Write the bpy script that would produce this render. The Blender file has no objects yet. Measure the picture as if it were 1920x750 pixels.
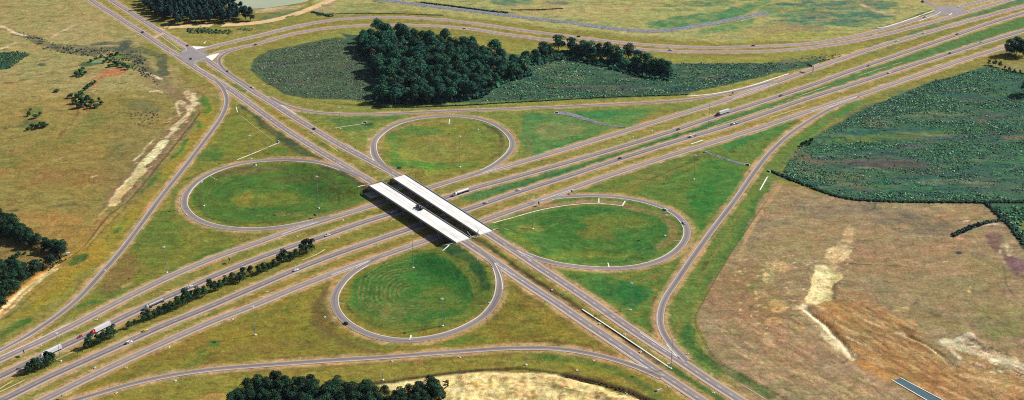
import bpy, bmesh, math, random
import numpy as np
from mathutils import Vector, Matrix, noise as mnoise
random.seed(7); RNG = np.random.default_rng(11)
SC = bpy.context.scene
COL = SC.collection
# ------------------------------------------------------------------ camera model (site survey: photo points -> ground metres)
TH = math.radians(25.5); F = 2518.0; CAMZ = 542.0
cT, sT = math.cos(TH), math.sin(TH)
def ray(u, v):
    xc = (u-960.0)/F; yc = -(v-375.0)/F
    return (xc, cT+yc*sT, -sT+yc*cT)
def P0(u, v, z=0.0):
    r = ray(u, v); t = (z-CAMZ)/r[2]
    return (r[0]*t, r[1]*t)
def px(x, y, z=0.0):
    dz = z-CAMZ; d = y*cT-dz*sT; yc = y*sT+dz*cT
    return (960+F*x/d, 375-F*yc/d)
HD = 7.2                                   # road level on the overpass
A0 = np.array(P0(725, 337, HD)); B0 = np.array(P0(890, 444, HD))
LB = float(np.hypot(*(B0-A0))); AX = (B0-A0)/LB; NX = np.array((-AX[1], AX[0]))
def sst(a, b, x):
    t = np.clip((x-a)/(b-a), 0, 1); return t*t*(3-2*t)
def height(x, y):
    x = np.asarray(x, float); y = np.asarray(y, float)
    s = (x-A0[0])*AX[0]+(y-A0[1])*AX[1]; t = np.abs((x-A0[0])*NX[0]+(y-A0[1])*NX[1])
    out = np.where(s < 0, -s, s-LB)
    Hs = np.where(out >= 0, HD*(1-sst(0, 240, out)), HD*np.clip(1+out/15.0, 0, 1))
    return Hs*(1-sst(28, 72, t))
def H1(x, y): return float(height(x, y))
def P(u, v):
    z = 0.0
    for _ in range(10):
        x, y = P0(u, v, z); z = 0.5*z+0.5*H1(x, y)
    return (x, y)
def W(u, v, dz=0.0):
    x, y = P(u, v); return Vector((x, y, H1(x, y)+dz))
def lin(c):
    return tuple(((q/255)/12.92 if q/255 <= 0.04045 else ((q/255+0.055)/1.055)**2.4) for q in c)
GAIN = 2.0
def alb(c, k=1.0):                         # colour seen in full sun -> surface reflectance
    return tuple(min(0.85, q/GAIN*k) for q in lin(c))
# ------------------------------------------------------------------ materials
def nmat(name):
    m = bpy.data.materials.new(name); m.use_nodes = True
    nt = m.node_tree; b = nt.nodes['Principled BSDF']; return m, nt, b
def N(nt, t, **k):
    n = nt.nodes.new(t)
    for a, v in k.items(): setattr(n, a, v)
    return n
def math_(nt, op, a, b=None, c=None):
    n = N(nt, 'ShaderNodeMath', operation=op)
    for i, q in enumerate((a, b, c)):
        if q is None: continue
        if isinstance(q, (int, float)): n.inputs[i].default_value = q
        else: nt.links.new(q, n.inputs[i])
    return n.outputs[0]
def mixc(nt, fac, a, b, mode='MIX'):
    n = N(nt, 'ShaderNodeMix', data_type='RGBA', blend_type=mode)
    for i, q in ((0, fac), (6, a), (7, b)):
        if isinstance(q, (int, float)): n.inputs[i].default_value = q
        elif isinstance(q, tuple): n.inputs[i].default_value = (*q[:3], 1)
        else: nt.links.new(q, n.inputs[i])
    return n.outputs[2]
def noise_(nt, vec, scale, detail=3, rough=0.6):
    n = N(nt, 'ShaderNodeTexNoise'); n.inputs['Scale'].default_value = scale
    n.inputs['Detail'].default_value = detail; n.inputs['Roughness'].default_value = rough
    nt.links.new(vec, n.inputs['Vector']); return n
def mrange(nt, v, a, b, c, d):
    n = N(nt, 'ShaderNodeMapRange'); nt.links.new(v, n.inputs[0])
    for i, q in enumerate((a, b, c, d)): n.inputs[i+1].default_value = q
    return n.outputs[0]
def simple(name, c, rough=0.7, metal=0.0, var=0.12, scale=0.6, spec=0.3, raw=False, objvar=0.0):
    m, nt, b = nmat(name); c = c if raw else alb(c)
    co = N(nt, 'ShaderNodeTexCoord').outputs['Object']
    n = noise_(nt, co, scale, 4)
    f = mrange(nt, n.outputs['Fac'], 0.3, 0.7, 1-var, 1+var)
    col = mixc(nt, 1.0, tuple(c), N(nt, 'ShaderNodeCombineColor').outputs[0], 'MULTIPLY')
    mul = nt.nodes[-1]
    v = N(nt, 'ShaderNodeVectorMath', operation='SCALE'); v.inputs[0].default_value = c
    nt.links.new(f, v.inputs['Scale'])
    out = v.outputs[0]
    if objvar:
        oi = N(nt, 'ShaderNodeObjectInfo'); g = mrange(nt, oi.outputs['Random'], 0, 1, 1-objvar, 1+objvar)
        v2 = N(nt, 'ShaderNodeVectorMath', operation='SCALE'); nt.links.new(out, v2.inputs[0]); nt.links.new(g, v2.inputs['Scale']); out = v2.outputs[0]
    nt.links.new(out, b.inputs['Base Color'])
    b.inputs['Roughness'].default_value = rough; b.inputs['Metallic'].default_value = metal
    b.inputs['Specular IOR Level'].default_value = spec
    return m
def attr_mat(name, rough=0.95, noise_amt=0.25, scale=0.35, bump=0.0):
    m, nt, b = nmat(name)
    a = N(nt, 'ShaderNodeAttribute', attribute_name='col').outputs['Color']
    co = N(nt, 'ShaderNodeTexCoord').outputs['Object']
    n = noise_(nt, co, scale, 5, 0.65)
    f = mrange(nt, n.outputs['Fac'], 0.25, 0.75, 1-noise_amt, 1+noise_amt)
    v = N(nt, 'ShaderNodeVectorMath', operation='SCALE'); nt.links.new(a, v.inputs[0]); nt.links.new(f, v.inputs['Scale'])
    nt.links.new(v.outputs[0], b.inputs['Base Color']); b.inputs['Roughness'].default_value = rough
    b.inputs['Specular IOR Level'].default_value = 0.1
    return m
def ground_mat():
    m, nt, b = nmat('ground_cover')
    a = N(nt, 'ShaderNodeAttribute', attribute_name='col').outputs['Color']
    co = N(nt, 'ShaderNodeTexCoord').outputs['Object']
    wn = noise_(nt, co, 0.03, 3, 0.6)
    wv = N(nt, 'ShaderNodeVectorMath', operation='MULTIPLY_ADD'); nt.links.new(wn.outputs['Color'], wv.inputs[0]); wv.inputs[1].default_value = (26, 26, 0); nt.links.new(co, wv.inputs[2]); cw = wv.outputs[0]
    def streak(rot, sx, sy):
        mp = N(nt, 'ShaderNodeMapping'); mp.inputs['Rotation'].default_value = (0, 0, rot); mp.inputs['Scale'].default_value = (sx, sy, 1)
        nt.links.new(cw, mp.inputs[0]); return noise_(nt, mp.outputs[0], 1.0, 5, 0.65).outputs['Fac']
    mid = noise_(nt, cw, 0.10, 6, 0.72).outputs['Fac']; fin = noise_(nt, co, 0.38, 4, 0.75).outputs['Fac']
    f = math_(nt, 'MULTIPLY', mrange(nt, mid, 0.30, 0.70, 0.62, 1.38), mrange(nt, fin, 0.28, 0.72, 0.64, 1.38))
    f = math_(nt, 'MULTIPLY', f, mrange(nt, streak(0.65, 0.035, 0.30), 0.3, 0.7, 0.84, 1.16))
    f = math_(nt, 'MULTIPLY', f, mrange(nt, streak(-0.5, 0.05, 0.22), 0.3, 0.7, 0.90, 1.10))
    # bare-thatch specks and dark tufts
    tuft = mrange(nt, noise_(nt, cw, 0.30, 5, 0.8).outputs['Fac'], 0.60, 0.70, 1.0, 0.66); thatch = mrange(nt, noise_(nt, cw, 0.24, 5, 0.8).outputs['Fac'], 0.60, 0.72, 1.0, 1.34)
    f = math_(nt, 'MULTIPLY', math_(nt, 'MULTIPLY', f, tuft), thatch)
    cur = a
    for sc, lo, hi, c0, c1 in ((0.016, .38, .62, (1.04, .99, .96), (.95, 1.01, 1.02)), (0.055, .36, .64, (1.06, .98, 1.0), (.92, 1.02, .97)), (0.17, .36, .64, (1.07, .97, 1.03), (.91, 1.04, .93))):
        tint = mixc(nt, mrange(nt, noise_(nt, cw, sc, 4, 0.7).outputs['Fac'], lo, hi, 0, 1), c0, c1)
        v = N(nt, 'ShaderNodeVectorMath', operation='MULTIPLY'); nt.links.new(cur, v.inputs[0]); nt.links.new(tint, v.inputs[1]); cur = v.outputs[0]
    v2 = N(nt, 'ShaderNodeVectorMath', operation='SCALE'); nt.links.new(cur, v2.inputs[0]); nt.links.new(f, v2.inputs['Scale'])
    nt.links.new(v2.outputs[0], b.inputs['Base Color'])
    b.inputs['Roughness'].default_value = 0.95; b.inputs['Specular IOR Level'].default_value = 0.05
    bp = N(nt, 'ShaderNodeBump'); bp.inputs['Strength'].default_value = 0.8; bp.inputs['Distance'].default_value = 1.3
    nt.links.new(noise_(nt, cw, 0.22, 6, 0.75).outputs['Fac'], bp.inputs['Height']); nt.links.new(bp.outputs[0], b.inputs['Normal'])
    return m
def road_mat(name, lane, shoulder, halfl, halfr, lanes=2, yellow=True, white_edge=0.18, dash=0.12, wl=.72):
    """u = metres right of the centre line, v = metres along. halfl/halfr: travelled way limits."""
    m, nt, b = nmat(name)
    uv = N(nt, 'ShaderNodeUVMap', uv_map='uv').outputs[0]
    sp = N(nt, 'ShaderNodeSeparateXYZ'); nt.links.new(uv, sp.inputs[0]); u, v = sp.outputs[0], sp.outputs[1]
    co = N(nt, 'ShaderNodeTexCoord').outputs['Object']
    mp = N(nt, 'ShaderNodeMapping'); mp.inputs['Scale'].default_value = (1.3, 0.03, 1); nt.links.new(uv, mp.inputs[0])
    st = noise_(nt, mp.outputs[0], 1.0, 4, 0.6)
    spk = noise_(nt, co, 0.25, 4, 0.6)
    inl = math_(nt, 'MULTIPLY', math_(nt, 'GREATER_THAN', u, -halfl), math_(nt, 'LESS_THAN', u, halfr))
    col = mixc(nt, inl, alb(shoulder), alb(lane))
    # tyre-darkened bands
    per = math_(nt, 'FRACT', math_(nt, 'DIVIDE', math_(nt, 'ADD', u, 50*3.65+halfl), 3.65))
    band = math_(nt, 'ABSOLUTE', math_(nt, 'SUBTRACT', per, 0.5))
    wear0 = mrange(nt, band, 0.1, 0.42, 0.90, 1.03)
    trk = math_(nt, 'ABSOLUTE', math_(nt, 'SUBTRACT', u, 1.75 if lanes > 1 else 0.0))
    wear = math_(nt, 'MULTIPLY', wear0, mrange(nt, trk, 0.15, 1.1, wl, 1.0))
    pn = N(nt, 'ShaderNodeMapping'); pn.inputs['Scale'].default_value = (0.12, 0.012, 1); nt.links.new(uv, pn.inputs[0])
    wear = math_(nt, 'MULTIPLY', wear, mrange(nt, noise_(nt, pn.outputs[0], 1.0, 3, 0.5).outputs['Fac'], 0.35, 0.65, 0.90, 1.08))
    wearm = math_(nt, 'ADD', math_(nt, 'MULTIPLY', wear, inl), math_(nt, 'SUBTRACT', 1.0, inl))
    f = math_(nt, 'MULTIPLY', math_(nt, 'MULTIPLY', wearm, mrange(nt, st.outputs['Fac'], 0.3, 0.7, 0.86, 1.14)), mrange(nt, spk.outputs['Fac'], 0.3, 0.7, 0.93, 1.07))
    vs = N(nt, 'ShaderNodeVectorMath', operation='SCALE'); nt.links.new(col, vs.inputs[0]); nt.links.new(f, vs.inputs['Scale']); col = vs.outputs[0]
    def line(pos, w, c, dash=False):
        nonlocal col
        g = math_(nt, 'LESS_THAN', math_(nt, 'ABSOLUTE', math_(nt, 'SUBTRACT', u, pos)), w/2)
        if dash:
            g = math_(nt, 'MULTIPLY', g, math_(nt, 'LESS_THAN', math_(nt, 'FRACT', math_(nt, 'DIVIDE', v, 12.0)), 0.28))
        col = mixc(nt, g, col, c)
    wt = (0.55, 0.54, 0.52); ye = (0.5, 0.4, 0.15)
    line(-halfl, white_edge, ye if yellow else wt); line(halfr, white_edge, wt)
    for k in range(1, lanes): line(-halfl+3.65*k, dash, wt, True)
    nt.links.new(col, b.inputs['Base Color']); b.inputs['Roughness'].default_value = 0.85; b.inputs['Specular IOR Level'].default_value = 0.15
    return m
# ------------------------------------------------------------------ object helpers
def tag(o, label=None, cat=None, group=None, kind=None):
    if label: o['label'] = label
    if cat: o['category'] = cat
    if group: o['group'] = group
    if kind: o['kind'] = kind
    return o
def mesh_obj(name, verts, faces, mat, parent=None, smooth=False):
    me = bpy.data.meshes.new(name); me.from_pydata([tuple(v) for v in verts], [], faces); me.update()
    o = bpy.data.objects.new(name, me); COL.objects.link(o)
    for m in (mat if isinstance(mat, (list, tuple)) else [mat]): me.materials.append(m)
    if parent: o.parent = parent
    if smooth: me.polygons.foreach_set('use_smooth', [True]*len(me.polygons))
    return o
def np_mesh(name, V, Fc, mat, col=None, parent=None, smooth=False):
    """V (n,3), Fc (m,k) all same k."""
    me = bpy.data.meshes.new(name); n = len(V); m, k = Fc.shape
    me.vertices.add(n); me.vertices.foreach_set('co', np.ascontiguousarray(V, dtype=np.float32).ravel())
    me.loops.add(m*k); me.loops.foreach_set('vertex_index', np.ascontiguousarray(Fc, dtype=np.int32).ravel())
    me.polygons.add(m); me.polygons.foreach_set('loop_start', np.arange(0, m*k, k, dtype=np.int32)); me.polygons.foreach_set('loop_total', np.full(m, k, dtype=np.int32))
    me.polygons.foreach_set('use_smooth', np.full(m, bool(smooth)))
    me.update(calc_edges=True)
    if col is not None:
        a = me.color_attributes.new('col', 'FLOAT_COLOR', 'POINT')
        c4 = np.ones((n, 4), np.float32); c4[:, :3] = col; a.data.foreach_set('color', c4.ravel())
    me.materials.append(mat)
    o = bpy.data.objects.new(name, me); COL.objects.link(o)
    if parent: o.parent = parent
    return o
def empty(name, loc, rz=0.0):
    o = bpy.data.objects.new(name, None); COL.objects.link(o); o.location = loc; o.rotation_euler = (0, 0, rz); o.empty_display_size = 1; return o
def box(bm, x0, x1, y0, y1, z0, z1, bev=0.0):
    r = bmesh.ops.create_cube(bm, size=1.0)
    vs = r['verts']
    bmesh.ops.scale(bm, vec=(x1-x0, y1-y0, z1-z0), verts=vs); bmesh.ops.translate(bm, vec=((x0+x1)/2, (y0+y1)/2, (z0+z1)/2), verts=vs)
    if bev: bmesh.ops.bevel(bm, geom=list({e for v in vs for e in v.link_edges}), offset=bev, segments=2, affect='EDGES')
    return vs
def cyl(bm, p0, p1, r0, r1=None, seg=10):
    r1 = r0 if r1 is None else r1; p0 = Vector(p0); p1 = Vector(p1); d = p1-p0
    rot = d.to_track_quat('Z', 'Y').to_matrix().to_4x4()
    bmesh.ops.create_cone(bm, cap_ends=True, segments=seg, radius1=r0, radius2=r1, depth=d.length, matrix=Matrix.Translation((p0+p1)/2) @ rot)
def bm_obj(name, bm, mat, parent=None, smooth=False):
    me = bpy.data.meshes.new(name); bm.to_mesh(me); bm.free(); me.materials.append(mat)
    if smooth: me.polygons.foreach_set('use_smooth', [True]*len(me.polygons))
    o = bpy.data.objects.new(name, me); COL.objects.link(o)
    if parent: o.parent = parent
    return o
def copy_tree(o, parent=None):
    c = o.copy(); COL.objects.link(c)
    if parent is not None: c.parent = parent
    for ch in list(o.children): copy_tree(ch, c)
    return c
# ------------------------------------------------------------------ numpy noise
_T = RNG.random((256, 256))
def vnoise(x, y, sc):
    x = x/sc; y = y/sc; xi = np.floor(x).astype(int); yi = np.floor(y).astype(int); fx = x-xi; fy = y-yi
    fx = fx*fx*(3-2*fx); fy = fy*fy*(3-2*fy)
    g = lambda i, j: _T[i & 255, j & 255]
    return (g(xi, yi)*(1-fx)+g(xi+1, yi)*fx)*(1-fy)+(g(xi, yi+1)*(1-fx)+g(xi+1, yi+1)*fx)*fy
def fbm(x, y, sc, oct=4):
    s = 0; a = 1; t = 0
    for k in range(oct): s = s+a*vnoise(x+91.7*k, y-37.3*k, sc/2**k); t += a; a *= 0.6
    return s/t
# ------------------------------------------------------------------ curves
def spline(pts, step=4.0):
    p = [np.array(q, float) for q in pts]
    if len(p) == 2: out = [p[0]+(p[1]-p[0])*t for t in np.linspace(0, 1, 24)]
    else:
        p = [2*p[0]-p[1]]+p+[2*p[-1]-p[-2]]; out = []
        for i in range(1, len(p)-2):
            a, b, c, d = p[i-1:i+3]
            for t in np.linspace(0, 1, 16, endpoint=False):
                out.append(0.5*((2*b)+(-a+c)*t+(2*a-5*b+4*c-d)*t*t+(-a+3*b-3*c+d)*t**3))
        out.append(p[-2])
    out = np.array(out)
    for _ in range(2):      # relax
        out[1:-1] = 0.25*out[:-2]+0.5*out[1:-1]+0.25*out[2:]
    L = np.concatenate([[0], np.cumsum(np.hypot(*np.diff(out, axis=0).T))]); n = max(3, int(L[-1]/step))
    s = np.linspace(0, L[-1], n)
    q = np.stack([np.interp(s, L, out[:, 0]), np.interp(s, L, out[:, 1])], 1)
    for _ in range(6): q[1:-1] = 0.25*q[:-2]+0.5*q[1:-1]+0.25*q[2:]
    return q
def normals(q):
    t = np.gradient(q, axis=0); t /= np.maximum(1e-6, np.hypot(t[:, 0], t[:, 1]))[:, None]
    return np.stack([t[:, 1], -t[:, 0]], 1)          # to the right of travel
def strip(name, q, offs, lift, mat, thick=None, zf=None, parent=None):
    nrm = normals(q); s = np.concatenate([[0], np.cumsum(np.hypot(*np.diff(q, axis=0).T))])
    V = []; UV = []
    for o in offs:
        pp = q+nrm*(o if np.ndim(o) else float(o)) if np.ndim(o) == 0 else q+nrm*np.asarray(o)[:, None]
        z = (height(pp[:, 0], pp[:, 1]) if zf is None else zf(pp))+lift
        V.append(np.column_stack([pp, z])); UV.append(np.column_stack([np.broadcast_to(o, len(q)), s]))
    n = len(q); k = len(offs); V = np.concatenate(V); UV = np.concatenate(UV)
    Fc = []
    i = np.arange(n-1)
    for j in range(k-1):
        Fc.append(np.stack([j*n+i, j*n+i+1, (j+1)*n+i+1, (j+1)*n+i][::-1], 1))
    if thick:   # side skirts
        base = len(V); V2 = V.copy(); V2[:, 2] -= thick; V = np.concatenate([V, V2]); UV = np.concatenate([UV, UV])
        for j, sg in ((0, 1), (k-1, -1)):
            a = j*n+i; f = np.stack([a, a+1, a+1+base, a+base], 1); Fc.append(f if sg > 0 else f[:, ::-1])
    Fc = np.concatenate(Fc); o = np_mesh(name, V, Fc, mat, parent=parent)
    uvl = o.data.uv_layers.new(name='uv'); idx = np.empty(len(o.data.loops), np.int32); o.data.loops.foreach_get('vertex_index', idx)
    uvl.data.foreach_set('uv', UV[idx].astype(np.float32).ravel())
    return o
# ------------------------------------------------------------------ roads (traced centre lines)
LANE = (152, 140, 138); SHO = (192, 166, 146); RAMP = (152, 141, 140)
TAN = (200, 165, 124)
M_main = road_mat('asphalt_main', LANE, SHO, 3.65, 3.65, 2, wl=.52)
M_col = road_mat('asphalt_collector', (166, 151, 145), (194, 166, 144), 3.65, 3.65, 2)
M_art = road_mat('asphalt_arterial', (160, 147, 144), (194, 168, 148), 3.65, 3.65, 2, dash=0.26)
M_ramp = road_mat('asphalt_ramp', RAMP, (192, 164, 144), 2.4, 2.4, 1, white_edge=0.16)
M_loop = road_mat('asphalt_loop', (156, 145, 141), (184, 156, 138), 3.0, 2.6, 1, white_edge=0.10)
# name, label, px points, offsets left/right of pavement edge, tan verge left/right, mat, order
ROADS = {}
def road(key, label, pts, wl, wr, tl, tr, mat, lift, ext=0):
    q = spline([P(*p) for p in pts]); ROADS[key] = dict(q=q, wl=wl, wr=wr, tl=tl, tr=tr)
    n = 6; offs = list(np.linspace(-wl, wr, n+1))
    o = strip('road', q, offs, lift, mat, thick=0.3)
    tag(o, label, 'road', None, 'structure'); return o
road('main_n', 'westbound two lane freeway carriageway with dark wheel tracks', [(-90,748),(0,706),(30,691),(120,648.5),(177,622),(226,597),(293,566),(356,538.5),(401,518),(480,486),(542.6,463.7),(613,441),(670,420.5),(735,400),(798,382),(850,366),(897,350.5),(960,334),(1060,306),(1160,277),(1248,250),(1331,222),(1440,187),(1522.7,159.5),(1590,135),(1660,111),(1731,87),(1795,65),(1858,43),(1920,24),(2010,-6)], 5.2, 5.2, 2.6, 3.5, M_main, 0.06)
road('main_s', 'eastbound two lane freeway carriageway with dark wheel tracks', [(-110,800),(7.5,748.5),(80,712),(160,676),(240.6,640),(301,612.5),(376,582),(426,561),(480,537.5),(555,505.5),(630,476.5),(705,450.5),(773,427.5),(840,405),(911,381),(960,364),(1060,332),(1160,299),(1261,267),(1371,234),(1439,211),(1508,187),(1590,161),(1666,136.5),(1781,100),(1841,81),(1919,57.5),(2010,29)], 5.2, 5.2, 2.6, 3.5, M_main, 0.06)
road('cd_n', 'far side collector road running beside the freeway', [(-80,712),(0,674),(75,640),(130,613.5),(175,590),(225,564),(313,521),(401,484),(480,456),(543,433.6),(605,414.5),(655,398.5),(705,383.5),(762,366),(816,349),(891,326),(960,309),(1060,279.5),(1160,249.5),(1261,218.5),(1331,197.5),(1380,181),(1440,160),(1500,138),(1565,115),(1620,96),(1666,82),(1731,63),(1800,43.5),(1860,27),(1920,11.5),(2000,-8)], 4.6, 4.8, 3, 3, M_col, 0.075)
road('cd_s', 'near side collector road running beside the freeway', [(0,788),(83,749),(160,711),(225.6,680),(301,645.5),(376,612),(430,590),(480,571),(555,539.5),(630,510.5),(695,487.5),(750,468),(806,448.5),(860,430),(906,413.8),(960,394.5),(1010,377),(1068,355),(1160,323),(1261,290.5),(1361,259.5),(1440,234.5),(1503,213),(1555,196.5),(1615,177.5),(1666,160),(1741,134.5),(1816,109),(1886,87.5),(1950,67),(2010,48)], 4.6, 4.8, 3.5, 3.5, M_col, 0.075)
WB0 = P0(703.5, 344.8, HD); WB1 = P0(869.5, 450.8, HD); EB0 = P0(747.5, 330.0, HD); EB1 = P0(913.5, 436.5, HD)
def road_to(key, label, pts, endw, first, *a):
    ww = [P(*p) for p in pts]; ww = ww+[endw] if not first else [endw]+ww
    q = spline(ww); wl, wr, tl, tr, mat, lift = a
    ROADS[key] = dict(q=q, wl=wl, wr=wr, tl=tl, tr=tr)
    tag(strip('road', q, list(np.linspace(-wl, wr, 7)), lift, mat, thick=0.3), label, 'road', None, 'structure')
road_to('art_w1', 'arterial carriageway descending to the near bridge deck from the top left', [(100,-55),(169,-1),(213,27.6),(268,62),(301,84),(338,108),(374,132),(411,154.5),(440,174),(480,203),(543,247.5),(605,286.5),(655,316),(685,333.5)], WB0, False, 4.8, 4.8, 2.5, 3, M_art, 0.09)
road_to('art_w2', 'arterial carriageway leaving the near bridge deck towards the bottom right', [(886,461.5),(931,492),(965,516),(1000,540),(1040,565.5),(1085,596.5),(1135,630),(1186,664),(1231,695),(1273,722),(1315,750),(1400,806)], WB1, True, 4.8, 5.4, 3.5, 3.5, M_art, 0.09)
road_to('art_e1', 'arterial carriageway beside the inner median leading to the far bridge deck', [(130,-58),(205.5,-2),(250.6,27),(296,56),(338,80),(384,109.5),(411,129),(451,155),(480,174.5),(510,193),(588,242),(643,275),(693,301),(722,316)], EB0, False, 4.8, 4.8, 3, 2.5, M_art, 0.09)
road_to('art_e2', 'arterial carriageway leaving the far bridge deck towards the bottom right', [(930,447),(965,470),(1010,500),(1060,532.6),(1110,566),(1160,601),(1210,635),(1261,667.5),(1298,692),(1336,717),(1381,746),(1470,802)], EB1, True, 5.0, 5.2, 3.5, 3, M_art, 0.09)
road('ramp_nw', 'long outer ramp running down the left side of the interchange', [(404,150),(416,162),(424,178),(425,196),(417,217),(401,241),(371,281),(338,324),(301,371),(263,423),(225.6,472.5),(188,515),(148,559),(108,592),(62.7,623),(25,646),(-20,668),(-90,705)], 2.7, 3.4, 2.5, 4, M_ramp, 0.11)
road('ramp_ne', 'long outer ramp curving past the pine wood to the freeway', [(506,183),(530,196),(555,204),(590,210.5),(643,214),(731,213),(831,208.5),(956,204),(1085,198.5),(1210,192.5),(1286,187.5),(1336,180),(1373,172.5),(1410,163.5),(1450,152)], 3.4, 2.7, 3, 3, M_ramp, 0.11)
road('ramp_se', 'long outer ramp running down the right side of the interchange', [(1610,182),(1585,191),(1553,206),(1515,228),(1477.6,254),(1440,290),(1411,328),(1380,373.5),(1336,431),(1298,484),(1262,537),(1246,562),(1239,585),(1238,607),(1248,632),(1266,654.7),(1289,677)], 2.7, 3.4, 3.5, 4, M_ramp, 0.11)
road('ramp_sw', 'long outer ramp curving along the bottom of the interchange', [(20,796),(90,766),(150,748),(200,733),(250,718.5),(326,702.5),(401,692),(480,685.5),(605,676.5),(731,668.5),(856,659),(956,652.5),(1023,652),(1085,658.5),(1148,672.5),(1198,689),(1240,708)], 2.7, 3.4, 4, 3.5, M_ramp, 0.11)
road('loop_n', 'paved loop ramp of the far quadrant with a white kerb', [(735,321),(719,311),(705,295),(700,278),(704,260),(724,242.5),(755,228.5),(798,220),(843,217.5),(888,220.5),(926,232),(951,249.5),(962,268),(955,286),(936,303),(912,318),(880,330)], 3.2, 2.9, 4.5, 0.6, M_loop, 0.125)
road('loop_w', 'paved loop ramp of the left quadrant with a white kerb', [(676,331),(653,322),(624,311.5),(593,303.5),(555,299.8),(517,299.3),(479,302.3),(430,311.5),(390,327),(360,348),(345,372),(347,391),(363,408),(393,421.5),(431,428.5),(480,430.5),(530,426),(575,417.5),(620,407)], 2.9, 3.2, 0.6, 4.5, M_loop, 0.125)
road('loop_e', 'paved loop ramp of the right quadrant with a white kerb', [(950,459),(975,473),(1010,486),(1060,498),(1135,504),(1198,500),(1248,484),(1278,461),(1289,440),(1286,422),(1268,402),(1236,386),(1186,373),(1135,367.5),(1085,367.5),(1038,371),(990,382)], 2.9, 3.2, 0.6, 4.5, M_loop, 0.125)
road('loop_s', 'paved loop ramp of the near quadrant with a white kerb', [(900,471),(918,484),(931,502),(937,524),(936,546),(930,564),(914,586),(881,609.5),(831,629),(768,639),(718,635),(676,621),(645,601),(630,581),(626,561),(632,543),(650,520),(676,500.5),(712,482)], 3.2, 2.9, 4.5, 0.6, M_loop, 0.125)
road('sec_n', 'upper carriageway of the curving divided highway behind the wood', [(372,95),(401,87),(438.6,78),(479,68.5),(530,55.5),(580,44.5),(630,37),(706,32.3),(781,33.5),(856,39.5),(958,54),(1060,67),(1160,79),(1261,87),(1336,89),(1438,86.5),(1540,79),(1640,59.5),(1716,37.5),(1761,25.5),(1800,12),(1853,-1),(1920,-22)], 4.6, 4.6, 2, 2.5, M_col, 0.075)
road('sec_s', 'lower carriageway of the curving divided highway behind the wood', [(384,108),(408,99.5),(440,91.5),(479,83),(530,68.5),(580,57.5),(643,50),(720,46.5),(806,48.5),(881,54),(958,66),(1060,78.5),(1160,89),(1261,96),(1340,97.5),(1439,96),(1540,87),(1640,69),(1741,43),(1803,25.5),(1866,7),(1960,-18)], 4.6, 4.6, 2.5, 2, M_col, 0.075)
road('turn', 'curved right turn slip lane beside the signalised junction', [(450,90.5),(432,95.5),(417,103),(410,112),(414,124),(428,137),(452,153),(476,168)], 2.8, 2.8, 2, 2, M_ramp, 0.13)
road('side', 'short grey side road at the top right junction', [(1712,-14),(1734,1),(1752,11),(1770,22),(1790,26)], 3.6, 3.6, 1.5, 1.5, M_col, 0.1)
# junction slabs
def poly_sheet(name, pts, lift, mat, label, cat, kind='structure', thick=0.0):
    w = [P(*p) for p in pts]; n = len(w)
    top = [(x, y, H1(x, y)+lift) for x, y in w]
    if thick:
        V = top+[(x, y, z-thick) for x, y, z in top]; Fc = [list(range(n))]+[[i, i+n, (i+1) % n+n, (i+1) % n] for i in range(n)]
    else: V, Fc = top, [list(range(n))]
    o = mesh_obj(name, V, Fc, mat); tag(o, label, cat, None, kind); return o
M_junc = simple('asphalt_junction', (152, 143, 141), 0.85, var=0.12, scale=0.08)
M_conc = simple('white_concrete', (0.50, 0.485, 0.45), 0.8, var=0.10, scale=0.15, raw=True)
M_kerb = simple('kerb_concrete', (226, 220, 206), 0.8, var=0.10, scale=0.3)
M_paint = simple('road_paint', (226, 222, 216), 0.7, var=0.14, scale=0.5)
M_oldconc = simple('weathered_concrete', (226, 200, 160), 0.85, var=0.18, scale=0.3)
poly_sheet('road', [(342,94),(349,86),(366,88),(384,97),(398,107),(392,114),(372,117),(360,121),(344,116),(336,103)], 0.16, M_junc, 'paved area of the signalised four way junction', 'road')
poly_sheet('road', [(1757,14),(1770,10),(1800,12),(1812,20),(1795,27),(1765,29),(1750,26)], 0.16, M_junc, 'paved area of the junction at the top right', 'road')
# roadside tan pavement flare at the top-left crossover
poly_sheet('road', [(286,69),(292,66),(300,63),(304,61),(309,64),(300,67),(296,71),(290,73)], 0.13, simple('gravel_crossing', (205,175,140), 0.9), 'pale gravel crossover between the arterial carriageways', 'road')
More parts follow.
